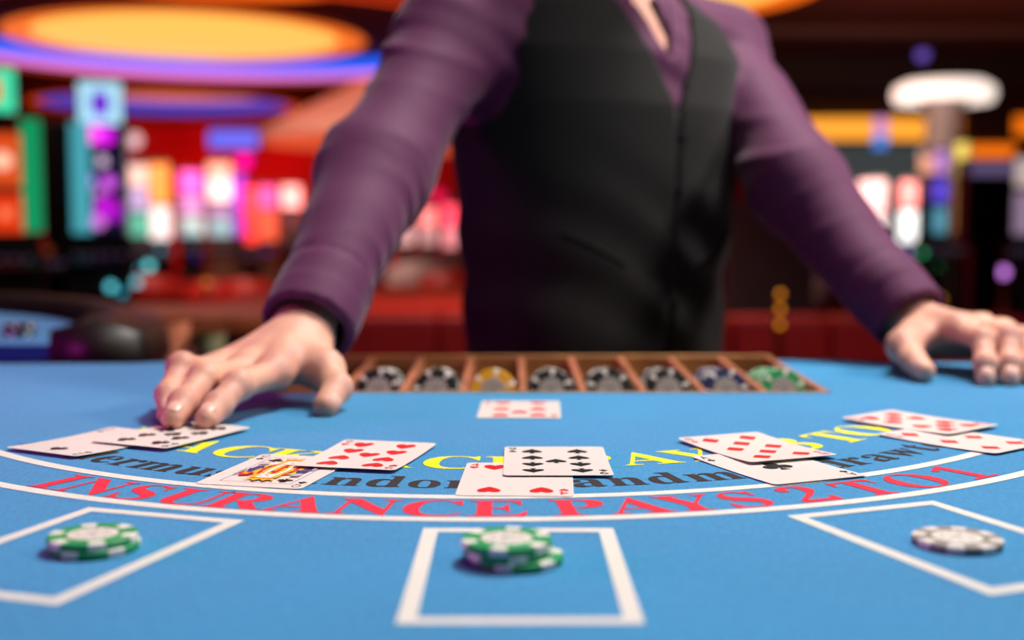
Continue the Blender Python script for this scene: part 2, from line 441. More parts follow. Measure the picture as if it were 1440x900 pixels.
for t_, a_, g_ in (('Dealer', 4, -34.3), ('must', 0, -28.3), ('stand', 3, -11.0), ('on', 0, -4.7), ('17', 0, 1.6), ('and', 0, 7.9), ('must', 0, 18.3), ('draw', 1, 32.8), ('to', 0, 42.4), ('16', 0, 47.5)):
    Wd += word(t_, a_, g_, .427, emb, .96)
arc_text('printed_lettering', Wd, .427, emb, .96, M_pblk, 'small black lowercase lettering below the yellow words')

# ------------------------------------------------------------------ playing cards
CWD, CHT = .0635, .0889
CARDS = []
def make_card(name, label, suit, rank, x, y, rot, lift=.0004, bend=(0, 0), tilt=(0, 0), ups=None):
    red = suit in '♥♦'; ink = M_red if red else M_blk
    card = thing(name, label, 'playing card', (x, y, T+lift), rot)
    def zs(u, v): return bend[0]*(u/(CWD/2))**2+bend[1]*(v/(CHT/2))**2+tilt[0]*u+tilt[1]*v
    # rounded outline as rows so that the sheet can bend
    r = .0034; pts = []
    for cx, cy, a0 in ((CWD/2-r, CHT/2-r, 0), (-CWD/2+r, CHT/2-r, 90), (-CWD/2+r, -CHT/2+r, 180), (CWD/2-r, -CHT/2+r, 270)):
        for k_ in range(7):
            a = math.radians(a0+15*k_); pts.append((cx+r*math.cos(a), cy+r*math.sin(a)))
    bm = bmesh.new(); f = bm.faces.new([bm.verts.new((p[0], p[1], 0)) for p in pts])
    for k_ in range(1, 8):
        bmesh.ops.bisect_plane(bm, geom=bm.verts[:]+bm.edges[:]+bm.faces[:], plane_co=(0, -CHT/2+CHT*k_/8, 0), plane_no=(0, 1, 0))
    for k_ in range(1, 6):
        bmesh.ops.bisect_plane(bm, geom=bm.verts[:]+bm.edges[:]+bm.faces[:], plane_co=(-CWD/2+CWD*k_/6, 0, 0), plane_no=(1, 0, 0))
    ret = bmesh.ops.extrude_face_region(bm, geom=bm.faces[:])
    for v in ret['geom']:
        if isinstance(v, bmesh.types.BMVert): v.co.z += .0003
    for v in bm.verts: v.co.z += zs(v.co.x, v.co.y)
    bmesh.ops.recalc_face_normals(bm, faces=bm.faces)
    link('card_sheet', bmesh_to('card_sheet', bm, M_card), card)
    def flat(nm, pts2, faces, m, dz=.00008):
        V = [(p[0], p[1], zs(p[0], p[1])+.0003+dz) for p in pts2]
        return link(nm, mk(nm, V, up_faces(V, faces), m), card)
    def put(nm, ch, cx, cy, w, h, flip=False, m=None, serif=False, dz=.00008, bolden=0):
        v, fc = suit_shape(ch) if ch in '♠♣' else glyph(ch, serif, 4)
        lo = v.min(0); hi = v.max(0); q = (v-(lo+hi)/2)/(hi-lo)*[w, h]
        if flip: q = -q
        return flat(nm, q+[cx, cy], fc, m or ink, dz)
    iw = .0052 if len(rank) == 1 else .0075
    for s_ in (1, -1):
        put('corner_index', rank, -s_*.0265, s_*.0375, iw, .0075, s_ < 0)
        put('corner_pip', suit, -s_*.0265, s_*.0295, .0052, .0058, s_ < 0)
    X = .0143
    L = {'2': [(0, 1), (0, -1)], '4': [(-1, 1), (1, 1), (-1, -1), (1, -1)],
         '6': [(-1, 1), (1, 1), (-1, 0), (1, 0), (-1, -1), (1, -1)],
         '7': [(-1, 1), (1, 1), (0, .5), (-1, 0), (1, 0), (-1, -1), (1, -1)],
         '8': [(-1, 1), (1, 1), (0, .5), (-1, 0), (1, 0), (0, -.5), (-1, -1), (1, -1)],
         '9': [(-1, 1), (1, 1), (-1, .35), (1, .35), (0, 0), (-1, -.35), (1, -.35), (-1, -1), (1, -1)],
         '10': [(-1, 1), (1, 1), (0, .66), (-1, .35), (1, .35), (-1, -.35), (1, -.35), (0, -.66), (-1, -1), (1, -1)],
         'A': [(0, 0)], 'Q': []}[rank]
    if rank == '9': L = [p if p != (0, 0) else (0, .001) for p in L]
    big = 1.5 if rank == 'A' else 1
    for a_, b_ in L: put('pip', suit, a_*X, b_*.0300, .0130*big, .0140*big, b_ < 0)
    if rank == 'Q':
        w_, h_ = .0215, .0345
        def rect(u0, v0, u1, v1, m, dz=.00008, nm='court_frame'): return flat(nm, [(u0, v0), (u1, v0), (u1, v1), (u0, v1)], [(0, 1, 2, 3)], m, dz)
        t = .0004
        rect(-w_, -h_, -w_+t, h_, M_blue_ink); rect(w_-t, -h_, w_, h_, M_blue_ink); rect(-w_, h_-t, w_, h_, M_blue_ink); rect(-w_, -h_, w_, -h_+t, M_blue_ink)
        put('pip', suit, -.0145, .0265, .0095, .010); put('pip', suit, .0145, -.0265, .0095, .010, True)
        dz = .0001
        for s_ in (1, -1):
            def poly(ps, m, nm='court_figure'):
                nonlocal dz
                dz += .00002
                flat(nm, [(s_*p[0], s_*p[1]) for p in ps], [tuple(range(len(ps)))], m, dz)
            poly([(-.019, 0), (.019, 0), (.0175, .008), (.011, .0155), (-.008, .0155), (-.0175, .009)], M_yel_ink)
            poly([(-.019, .0005), (-.011, .0005), (-.014, .010), (-.018, .008)], M_blue_ink)
            poly([(.012, .0005), (.019, .0005), (.017, .009), (.014, .011)], M_blue_ink)
            for q in range(5): poly([(-.012+q*.005, .001), (-.0095+q*.005, .001), (-.0075+q*.004, .0145), (-.0095+q*.004, .0145)], M_red if q % 2 == 0 else M_white)
            for q in range(4): poly([(-.010+q*.0055+.0012*math.cos(a*PI/4), .0075+.0012*math.sin(a*PI/4)) for a in range(8)], M_white if q % 2 else M_blue_ink)
            poly([(-.007, .0145), (.006, .0145), (.0075, .021), (.005, .0265), (-.004, .0265), (-.0075, .021)], M_white)   # face
            poly([(-.0085, .0155), (-.0055, .0155), (-.0050, .0255), (-.0085, .0235)], M_yel_ink)
            poly([(.0045, .0155), (.0085, .0155), (.0085, .0245), (.0045, .0255)], M_yel_ink)
            poly([(-.008, .0265), (.007, .0265), (.009, .032), (.005, .0295), (.002, .0335), (-.001, .0295), (-.004, .0335), (-.006, .0295), (-.0095, .032)], M_yel_ink)
            poly([(-.007, .0255), (.006, .0255), (.006, .0272), (-.007, .0272)], M_red)
            poly([(-.0028, .0213), (-.0012, .0213), (-.0012, .0220), (-.0028, .0220)], M_blk); poly([(.0016, .0213), (.0032, .0213), (.0032, .0220), (.0016, .0220)], M_blk)
            poly([(-.0008, .0172), (.0016, .0172), (.0014, .0180), (-.0006, .0180)], M_red)
            poly([(.0105, .012), (.0165, .012), (.0185, .017), (.0155, .0215), (.0105, .0195)], M_red); poly([(.0125, .014), (.0155, .014), (.0160, .018), (.013, .018)], M_yel_ink)
            poly([(-.019, .010), (-.013, .012), (-.014, .0185), (-.019, .0175)], M_grey_ink)
            poly([(.0190, .001), (.0205, .001), (.0205, .020), (.0190, .020)], M_grey_ink)
    return card
R_ = math.radians
make_card('playing_card', 'two of spades half under the nine of clubs, at far left', '♠', '2', -.2758, .7885, R_(-28.7), .0009, (.0000, .0012), (0, 0))
make_card('playing_card', 'nine of clubs held under two fingertips', '♣', '9', -.2303, .8121, R_(-25.0), .0022, (0, .0003))
make_card('playing_card', 'queen of clubs half covered by the nine of hearts', '♣', 'Q', -.1362, .6997, R_(-13.2), .0004)
make_card('playing_card', 'nine of hearts lying over the corner of the queen', '♥', '9', -.0896, .7421, R_(-12.7), .0012, (0, .0009), (0, 0))
make_card('playing_card', 'four of hearts behind the middle green chips', '♥', '4', .0029, .6772, R_(-2.2), .0004)
make_card('playing_card', 'nine of spades lying on the four of hearts', '♠', '9', .0268, .7243, R_(-.2), .0010, (0, .0006))
make_card('playing_card', 'ace of clubs half under the eight of diamonds', '♣', 'A', .1575, .7111, R_(22.9), .0004, (0, .0006))
make_card('playing_card', 'eight of diamonds lying on the ace of clubs', '♦', '8', .1558, .7663, R_(22.1), .0014, (0, .0012))
make_card('playing_card', 'six of diamonds cut by the right edge of the photo', '♦', '6', .3016, .8007, R_(37.0), .0006, (0, .0010))
make_card('playing_card', 'ten of hearts lying on the six of diamonds', '♥', '10', .2945, .8647, R_(38.1), .0016, (0, .0010))
make_card('playing_card', 'seven of hearts lying alone in front of the chip rack', '♥', '7', .0061, .9367, R_(178.6), .0003)

# ------------------------------------------------------------------ chips
CR, CT = .0196, .0033
def sector(a0, a1, r0, r1, z0, z1, n=4, bev=.0004):
    """closed curved wedge of a chip rim"""
    V = []; Fc = []
    pr = [(r0, z0), (r1-bev, z0), (r1, z0+bev), (r1, z1-bev), (r1-bev, z1), (r0, z1)]
    for i in range(n+1):
        a = a0+(a1-a0)*i/n
        for r, z in pr: V.append((r*math.cos(a), r*math.sin(a), z))
    k_ = len(pr)
    for i in range(n):
        for q in range(k_): Fc.append((i*k_+q, (i+1)*k_+q, (i+1)*k_+(q+1) % k_, i*k_+(q+1) % k_))
    Fc.append(tuple(range(k_))); Fc.append(tuple(range(n*k_, n*k_+k_))[::-1])
    return V, Fc
def chip_parts(base, spot, inlay=M_inlay, nspot=6, ha=.19):
    out = []
    body = mk('chip_body', *[(lambda v: v)(x) for x in (disc_verts(CR, CT))], base, False)
    V, Fc = sector(-ha, ha, CR*.70, CR+.00012, -.00006, CT+.00006)
    sp = mk('edge_spot', V, Fc, spot)
    inl = lathe_mesh([(0, CT+.0002), (CR*.54, CT+.0002), (CR*.57, CT+.00005), (CR*.57, CT-.001), (0, CT-.001)], inlay, 'inlay', 32)
    ring = lathe_mesh([(CR*.64, CT+.0001), (CR*.62, CT+.0003), (CR*.60, CT+.0003), (CR*.59, CT+.0001)], base, 'inlay_ring', 32)
    return body, sp, inl, ring, nspot
def disc_verts(r, h, n=40, b=.00045):
    pr = [(0, 0), (r-b, 0), (r, b), (r, h-b), (r-b, h), (0, h)]
    V = [(0, 0, 0), (0, 0, h)]; Fc = []
    for i in range(n):
        a = 2*PI*i/n
        for q in pr[1:5]: V.append((q[0]*math.cos(a), q[0]*math.sin(a), q[1]))
    for i in range(n):
        j = (i+1) % n; A = 2+4*i; B = 2+4*j
        Fc.append((0, B, A)); Fc.append((1, A+3, B+3))
        for q in range(3): Fc.append((A+q, B+q, B+q+1, A+q+1))
    return V, Fc
def lathe_mesh(pr, m, name, n=32):
    V = []; Fc = []
    for i in range(n):
        a = 2*PI*i/n
        for r, z in pr: V.append((max(r, 1e-5)*math.cos(a), max(r, 1e-5)*math.sin(a), z))
    k_ = len(pr)
    for i in range(n):
        j = (i+1) % n
        for q in range(k_-1): Fc.append((i*k_+q, i*k_+q+1, j*k_+q+1, j*k_+q))
    me = mk(name, V, Fc, m); bm = bmesh.new(); bm.from_mesh(me); bmesh.ops.recalc_face_normals(bm, faces=bm.faces); bm.to_mesh(me); bm.free()
    return me
KIT = {}
def emblem_mesh(m):
    """small printed marks in the middle of the inlay"""
    V = []; Fc = []; r = random.Random(3)
    for i in range(9):
        a = 2*PI*i/9; c = (.0068*math.cos(a), .0068*math.sin(a)); n = len(V)
        V += [(c[0]+.0011*math.cos(a+q*PI/2), c[1]+.0011*math.sin(a+q*PI/2), CT+.0003) for q in range(4)]; Fc.append((n, n+1, n+2, n+3))
    n = len(V); V += [(-.0030, -.0012, CT+.0003), (.0030, -.0012, CT+.0003), (.0030, -.0004, CT+.0003), (-.0030, -.0004, CT+.0003),
                      (-.0026, .0008, CT+.0003), (.0026, .0008, CT+.0003), (.0022, .0017, CT+.0003), (-.0022, .0017, CT+.0003)]
    Fc += [(n, n+1, n+2, n+3), (n+4, n+5, n+6, n+7)]
    return mk('inlay_print', V, Fc, m)
def chip(label, kind0, loc, spin, group=None, nspot=6, detail=True, tiltx=0, tilty=0):
    kind = kind0.split('_')[0]
    base, spot = {'green': (M_greenc, M_white), 'black': (M_blackc, M_white), 'yellow': (M_yellowc, M_white), 'navy': (M_navyc, M_white), 'grey': (M_greyc, M_inlay)}[kind]
    if kind0 not in KIT: KIT[kind0] = chip_parts(base, spot, M_inlay if kind == kind0 else mat('chip_dull_inlay', 'a59f9c', .5), 6, .19 if kind == kind0 else .11)+(emblem_mesh(M_greyc if kind == kind0 else M_blackc),)
    body, sp, inl, ring, _, emb = KIT[kind0]
    c = thing('casino_chip', label, 'casino chip', loc, 0, group); c.rotation_euler = (tiltx, tilty, spin)
    link('chip_body', body, c)
    for i in range(nspot): link('edge_spot', sp, c, None, (0, 0, 2*PI*i/nspot))
    n = link('inlay', inl, c); link('inlay_print', emb, n); link('inlay_ring', ring, c)
    return c
def up(px, py): # point on the felt
    x = px-720; y = py-450
    v = Vector((x, F*math.cos(PITCH)-y*math.sin(PITCH), -F*math.sin(PITCH)-y*math.cos(PITCH))); v *= -CH/v.z
    return v.x, v.y
x, y = up(131, 772)
chip('bottom green and white chip in the left betting box', 'green', (x+.001, y-.001, T+.0004), .3)
chip('top green and white chip in the left betting box', 'green', (x, y, T+.0004+CT), .95)
x, y = up(715, 789)
chip('bottom green chip of the middle stack, slid out to the right', 'green', (x+.004, y-.001, T+.0004), .2)
chip('second green chip of the middle stack', 'green', (x-.0002, y, T+.0004+CT), .75)
chip('top green and white chip of the middle stack', 'green', (x-.0008, y, T+.0004+2*CT), .35)
x, y = up(1346, 766)
chip('single worn grey and white chip in the right betting box', 'grey', (x, y, T+.0004), .4, nspot=8)

# ------------------------------------------------------------------ chip rack with rows of chips
rack = thing('chip_rack', 'wooden chip rack with slots let into the dealer edge of the table', 'chip rack', (0, 0, 0))
NS = 10; PIT = .0525; RX1 = .272
box('rack_floor', TX0+.002, TX1-.002, TY0+.002, TY1+.006, T-.030, T-.026, M_dwood, rack)
def hexa(name, P8, m, parent):
    bm = bmesh.new(); vs_ = [bm.verts.new(p) for p in P8]
    for f in ((0, 1, 2, 3), (7, 6, 5, 4), (0, 4, 5, 1), (1, 5, 6, 2), (2, 6, 7, 3), (3, 7, 4, 0)): bm.faces.new([vs_[i] for i in f])
    bmesh.ops.recalc_face_normals(bm, faces=bm.faces); bmesh.ops.bevel(bm, geom=bm.edges[:], offset=.0007, segments=1, affect='EDGES')
    return link(name, bmesh_to(name, bm, m), parent)
for i in range(NS+1):
    x = RX1-PIT*i; hw = .0042
    hexa('divider', [(x-hw, TY0+.004, T-.026), (x+hw, TY0+.004, T-.026), (x+hw, TY1-.004, T-.026), (x-hw, TY1-.004, T-.026),
                     (x-hw*.8, TY0+.004, T+.0005), (x+hw*.8, TY0+.004, T+.0005), (x+hw*.8, TY1-.004, T+.0045), (x-hw*.8, TY1-.004, T+.0045)], M_wood, rack)
box('rack_back_rail', TX0+.001, TX1-.001, TY1-.004, TY1+.0045, T-.028, T+.0065, M_wood2, rack, .0012)
box('rack_front_lip', TX0+.001, TX1-.001, TY0-.0005, TY0+.0035, T-.028, T+.0012, M_wood2, rack, .0008)
kinds = ['green', 'navy', 'black', 'black', 'black', 'yellow', 'black', 'black']
words_ = ['green casino chip at the right end of the chip rack', 'navy blue casino chip in the slot beside the green chips',
          'black casino chip in the third rack slot from the right', 'black casino chip in the fourth rack slot from the right',
          'black casino chip in the fifth rack slot, right of the yellow chips', 'yellow casino chip in the middle of the rack',
          'black casino chip in the rack slot just left of the yellow chips', 'black casino chip in the rack slot next to the thumb']
RK = {}
def rack_chip_mesh(kind):
    base = {'green': M_greenc, 'black': M_blackc, 'yellow': M_yellowc, 'navy': M_navyc}[kind]
    V, Fc = disc_verts(CR, CT, 32); idx = [0]*len(Fc)
    for i in range(6):
        v, f = sector(2*PI*i/6-.12, 2*PI*i/6+.12, CR*.76, CR+.00012, -.00006, CT+.00006, 3); n = len(V)
        V += v; Fc += [tuple(q+n for q in g) for g in f]; idx += [1]*len(f)
    return mk('casino_chip', V, Fc, [base, M_white], False, idx)
TILT = R_(24)
for s_, kd in enumerate(kinds):
    if kd not in RK: RK[kd] = rack_chip_mesh(kd)
    cx = RX1-PIT*(s_+.5)
    cnt = (24, 25, 22, 24, 23, 5, 22, 24)[s_]
    for q in range(cnt):
        yy = 1.085+q*.0037
        zz = T-.0050-.11*(yy-1.085)+.0003*math.sin(q*1.7+s_)
        rot = Matrix.Translation((cx+.0006*math.sin(q*2.3+s_), yy, zz)) @ Matrix.Rotation(PI/2-TILT, 4, 'X') @ Matrix.Rotation(random.uniform(0, 1.05) if kd != 'yellow' else .35, 4, 'Z') @ Matrix.Translation((0, 0, -CT/2))
        if q == 0:
            c = chip('foremost '+words_[s_], kd+'_rack', (0, 0, 0), 0); c.matrix_world = rot
        else:
            c = link('casino_chip', RK[kd]); c.matrix_world = rot
            tag(c, words_[s_]+', behind the foremost', 'casino chip', 'row of '+kd+' chips in rack slot '+('one two three four five six seven eight'.split()[s_]))

# ------------------------------------------------------------------ the dealer
dealer = thing('person', 'dealer in black waistcoat and purple shirt, leaning on the table with both hands', 'person', (.11, 1.47, 0))
DZ = Vector((0, 0, 0))
def A3(px, py, Y): v = at(px, py, Y); return np.array([v.x, v.y, v.z])
def hand_fn(fingers, mcps, wrist, fore, thumb, up_, extra=()):
    """fingers: list of [mcp, pip, dip, tip]; thumb: [cmc, mcp, ip, tip]"""
    rads = [(.0118, .0103, .0095, .0082), (.0118, .0105, .0097, .0084), (.0112, .0100, .0092, .0079), (.0100, .0088, .0080, .0070)]
    def fn(P):
        palm = cap(P, wrist, fore, .0265, .031)
        for i, f in enumerate(fingers):
            w_ = wrist+(np.asarray(f[0])-wrist)*.12
            palm = smin(palm, cap(P, w_, f[0], .0170, .0128), .016)
        # thumb ball and web
        palm = smin(palm, cap(P, thumb[0], thumb[1], .0165, .0135), .014)
        palm = smin(palm, cap(P, thumb[1], (fingers[0][0]*.55+wrist*.45)-up_*.004, .0100, .0120), .020)
        palm = smin(palm, cap(P, (fingers[3][0]*.6+wrist*.4)-up_*.008, wrist-up_*.004, .0135, .0165), .014)
        # tendons and knuckles on the back of the hand
        for i, f in enumerate(fingers):
            palm = smin(palm, cap(P, f[0]+up_*.0040, f[0]+up_*.0040+(np.asarray(f[0])-f[1])*.02, .0092, .0092), .010)
            palm = smin(palm, cap(P, f[0]+up_*.0080, wrist+(f[0]-wrist)*.25+up_*.0145, .0036, .0030), .012)
        out = None
        for i, f in enumerate(fingers+[None]):
            if f is None:
                g = smin(cap(P, thumb[1], thumb[2], .0135, .0112), cap(P, thumb[2], thumb[3], .0116, .0098), .006)
                g = smin(palm, g, .010)
            else:
                r = rads[i]
                g = cap(P, f[0], f[1], r[0], r[1])
                g = smin(g, cap(P, f[1], f[2], r[1], r[2]), .004)
                g = smin(g, cap(P, f[2], f[3], r[2], r[3]), .004)
                g = smin(g, ell(P, f[1]+up_*.001, (r[1]*1.04,)*3), .006)      # joint
                g = smin(g, ell(P, f[2]+up_*.0003, (r[2]*1.02,)*3), .005)
                for q, j in ((1, f[1]), (2, f[2])):                            # joint creases
                    ax = (np.asarray(f[q+1])-f[q-1]); ax = ax/np.linalg.norm(ax)
                    s = (P-j)@ax; near = np.exp(-(s/.0055)**2)*(((P-j)@up_) > -.002)
                    g = g+.00042*near*np.sin(s/.0026*2*PI*.8)
                g = smin(palm, g, .007)
            out = g if out is None else np.minimum(out, g)
        # soft veins
        return out+.00025*nz(P, 120, 5)
    return fn
# hand on the cards (left in the picture)
Fi = [[A3(388, 524, .937), A3(334, 543, .885), A3(306, 571, .857), A3(290, 589, .837)],
      [A3(348, 522, .947), A3(288, 532, .890), A3(258, 568, .856), A3(243, 588, .836)],
      [A3(310, 523, .957), A3(255, 517, .912), A3(238, 556, .882), A3(236, 582, .864)],
      [A3(292, 529, .975), A3(256, 531, .945), A3(240, 549, .920), A3(240, 567, .905)]]
Wr = A3(425, 478, 1.02); Fo = A3(432, 430, 1.085)
Th = [A3(436, 500, 1.0), A3(455, 520, .965), A3(474, 545, .935), A3(458, 572, .908)]
UPV = np.array([0, .25, .97]); UPV /= np.linalg.norm(UPV)
def bounds(pts, m=.035):
    a = np.array(pts); return a.min(0)-m, a.max(0)+m
lo, hi = bounds([p for f in Fi for p in f]+[Wr, Fo]+Th, .03); lo[2] = T-.004
V1, Q1 = nets(hand_fn(Fi, None, Wr, Fo, Th, UPV), lo, hi, .0014)
# hand resting on its fingertips (right in the picture)
Gi = [[A3(1350, 464, 1.160), A3(1383, 478, 1.115), A3(1386, 512, 1.088), A3(1386, 534, 1.078)],
      [A3(1382, 464, 1.165), A3(1418, 474, 1.115), A3(1420, 510, 1.090), A3(1420, 533, 1.078)],
      [A3(1412, 471, 1.175), A3(1447, 478, 1.122), A3(1450, 511, 1.095), A3(1449, 532, 1.083)],
      [A3(1438, 482, 1.190), A3(1472, 484, 1.148), A3(1477, 510, 1.120), A3(1477, 528, 1.106)]]
Wl = A3(1294, 464, 1.235); Fl = A3(1262, 424, 1.29)
Tl = [A3(1284, 472, 1.205), A3(1272, 486, 1.160), A3(1284, 506, 1.128), A3(1300, 522, 1.100)]
lo, hi = bounds([p for f in Gi for p in f]+[Wl, Fl]+Tl, .03); lo[2] = T-.004
V2, Q2 = nets(hand_fn(Gi, None, Wl, Fl, Tl, np.array([0, .2, .98])), lo, hi, .0016)

# torso frame: l = his left, f = the way he faces, z up
YAW = R_(36); TC = np.array([.104, 1.485, T])
lv = np.array([math.cos(YAW), math.sin(YAW), 0]); fv = np.array([math.sin(YAW), -math.cos(YAW), 0])
def loc3(l, f, z): return TC+lv*l+fv*f+np.array([0, 0, z])
SR = loc3(-.222, .005, .338); SL = loc3(.218, -.005, .366)             # shoulders
ER = np.array([-.138, 1.205, T+.190]); EL = np.array([.326, 1.400, T+.192])
WR2 = Wr; WL2 = Wl
zz_ = np.array([-.22, -.12, -.02, .08, .18, .28, .34, .39, .43, .47])
aa_ = np.array([.180, .174, .166, .167, .178, .190, .192, .160, .092, .05])
bb_ = np.array([.120, .116, .112, .113, .122, .126, .118, .095, .066, .05])
def torso_sd(P, off=0):
    q = P-TC; l = q@lv; f = q@fv; z = q[..., 2]
    f = f+.10*np.clip(z-.05, 0, .5)*0
    a = np.interp(z, zz_, aa_)+off; b = np.interp(z, zz_, bb_)+off
    k_ = (np.abs(l/a)**2.35+np.abs(f/b)**2.35)**(1/2.35)
    d = (k_-1)*np.minimum(a, b)*.9
    return np.maximum(d, np.abs(z-.12)-.36), l, f, z
def folds(P, a, b, sp, seed, tw=.5):
    ab = b-a; L = np.linalg.norm(ab); u = ab/L; s = (P-a)@u
    o = np.cross(u, [0, 0, 1]); o /= np.linalg.norm(o); o2 = np.cross(u, o)
    ph = np.arctan2((P-a)@o, (P-a)@o2)
    w_ = np.sin(2*PI*s/sp+tw*np.sin(ph+seed)*3+2.3*nz(P, 14, int(seed*10))+seed)
    return s/L, np.clip(w_, -.3, 1)**2*np.sign(w_), ph
def arm_sd(P, S, E, Wt, cuff_r, off=0):
    u = (Wt-E)/np.linalg.norm(Wt-E)
    d = smin(cap(P, S, E, .056+off, .050+off), cap(P, E, Wt, .050+off, cuff_r+off), .035)
    if off == 0:
        s1, w1, p1 = folds(P, S, E, .085, 1.3, .9); s2, w2, p2 = folds(P, E, Wt, .046, 2.1, .75)
        s3, w3, p3 = folds(P, E, Wt, .029, 4.4, 1.1)
        g1 = .35+.65*np.clip(np.cos(p1-1.0+.8*nz(P, 7, 9)), 0, 1); g2 = .3+.7*np.clip(np.cos(p2-.4+1.1*nz(P, 8, 12)), 0, 1); g3 = np.clip(np.cos(p3+1.6+nz(P, 9, 14)), 0, 1)
        m1 = np.exp(-((s1-.20)/.30)**2)+np.exp(-((s1-.95)/.25)**2)*.8
        m2 = np.exp(-((s2-.02)/.26)**2)+.65*np.exp(-((s2-.55)/.20)**2)
        d = d-.0054*w1*m1*g1*(s1 < 1.05)-.0036*w2*m2*g2*(.55+.45*nz(P, 26, 21))*(s2 > -.05)*(s2 < .80)-.0024*w3*g3*(s2 > .0)*(s2 < .78)
        d = d-.0026*nz(P, 22, 3)*(s2 < .85)
        # cuff band seam
        s_mm = (P-Wt)@u
        d = d+.0016*np.exp(-((s_mm+.066)/.0028)**2)
        d = np.where((s_mm > -.066), d-.0010, d)
    # cut at the wrist and hollow out the cuff
    s_mm = (P-Wt)@u
    d = np.maximum(d, s_mm-(-.004))
    q = P-Wt; rad = np.sqrt(np.maximum((q**2).sum(-1)-s_mm**2, 0))
    hollow = np.maximum(rad-(cuff_r-.0078), -(s_mm+.045))
    return np.maximum(d, -hollow)
def cut(Wt, E, t): return E+(Wt-E)*t
WR3 = Wr+(Wr-ER)/np.linalg.norm(Wr-ER)*-.010; WL3 = Wl+(Wl-EL)/np.linalg.norm(Wl-EL)*-.012
def shirt_fn(P):
    t, l, f, z = torso_sd(P, -.002)
    t = smin(t, cap(P, loc3(-.06, -.015, .40), SR+np.array([0, 0, .012]), .045, .060), .03)
    t = smin(t, cap(P, loc3(.06, -.015, .40), SL+np.array([0, 0, .012]), .045, .060), .03)
    t = t-.0015*nz(P, 24, 8)-.0012*np.sin(z*140+l*60+nz(P, 10, 4)*1.5)*np.exp(-((z-.33)/.1)**2)
    # open neckline: a wedge narrowing downwards
    vneck = np.maximum(np.abs(l-.010)-np.clip((z-.330)*.42, 0, .05), -f)
    neck = np.sqrt(l**2+(f+.0)**2)-.062
    t = np.where(z > .325, np.maximum(t, -np.maximum(vneck, -(z-.335))), t)
    t = np.maximum(t, -np.maximum(neck, .405-z))
    a = np.minimum(arm_sd(P, SR, ER, WR3, .0400), arm_sd(P, SL, EL, WL3, .0395))
    return smin(t, a, .016)
def vest_sd(P):
    t, l, f, z = torso_sd(P, .0045)
    sh = np.minimum(cap(P, loc3(-.065, -.012, .405), loc3(-.17, 0, .378), .046, .034), cap(P, loc3(.065, -.012, .405), loc3(.17, 0, .392), .046, .034))
    t = smin(t, sh, .03)
    t = t-.0016*nz(P, 18, 6)-.0022*np.sin((z*70+l*46)+nz(P, 9, 2)*2)*np.exp(-((z-.09)/.09)**2)
    t = np.where((l > .012) & (f > 0), t-.0018, t)                                   # left front laps over
    t = t+.0022*np.exp(-((l-.0105)/.0035)**2)*(f > 0)
    arml = np.sqrt((f-.0)**2*.72+(z-.315)**2)-.098                                  # armholes
    side = np.abs(l)-.170-.022*(l > 0)-.03*np.clip((.30-z)/.1, 0, 1)
    t = np.maximum(t, -np.maximum(arml, -side))
    vn = np.maximum(np.abs(l-.012)-np.clip((z-.268)*.46, 0, .075), -f)                   # deep V neckline
    t = np.maximum(t, -np.maximum(vn, .268-z))
    t = np.maximum(t, -(np.sqrt(l**2+(f-.02)**2)-.078+np.clip(.40-z, 0, 1)*8))
    hem = -.075-.035*np.clip(1-np.abs(np.abs(l)-.05)/.05, 0, 1)*(f > 0)
    t = np.maximum(t, hem-z)
    return t
def off_origin(V): return V-np.array([.11, 1.47, 0])
lo, hi = bounds([SR, SL, ER, EL, WR3, WL3, loc3(0, -.1, .42), loc3(0, .1, -.14), loc3(-.2, 0, 0), loc3(.2, 0, 0)], .075)
Vs, Qs = nets(shirt_fn, lo, hi, .0042)
np_mesh('shirt', off_origin(Vs), Qs, M_shirt, dealer)
lo, hi = bounds([loc3(-.19, -.13, -.11), loc3(.19, -.13, -.11), loc3(-.19, .13, .4), loc3(.19, .13, .44)], .02)
Vv, Qv = nets(vest_sd, lo, hi, .0036)
vest = np_mesh('waistcoat', off_origin(Vv), Qv, M_vest, dealer)
def front_pt(l, z, fn=vest_sd):
    fs = np.linspace(.20, .02, 240); P = np.array([loc3(l, f, z) for f in fs]); d = fn(P)
    i = int(np.argmax(d < 0)); return P[i]
M_btn = mat('horn_button', '2a1f22', .25, coat=.6)
bmesh_btn = lathe_mesh([(0, .0018), (.0030, .0018), (.0042, .0026), (.0052, .0020), (.0055, 0), (0, 0)], M_btn, 'button', 20)
for z in (.245, .185, .120, .055, -.008):
    p = front_pt(.019, z); o = link('button', bmesh_btn, vest); o.location = Vector(off_origin(p))+Vector(fv)*.0002
    o.rotation_euler = Vector(fv).to_track_quat('Z', 'Y').to_euler()
for z, s_ in ((.10, -1), (.10, 1)):      # welt pockets
    pts = []
    for q in range(7):
        l = s_*(.055+.012*q); p = front_pt(l, z+.006*q); pts.append(Vector(off_origin(p))+Vector(fv)*.0012)
    tube('welt_pocket', pts, .0022, M_vest, vest, 8)
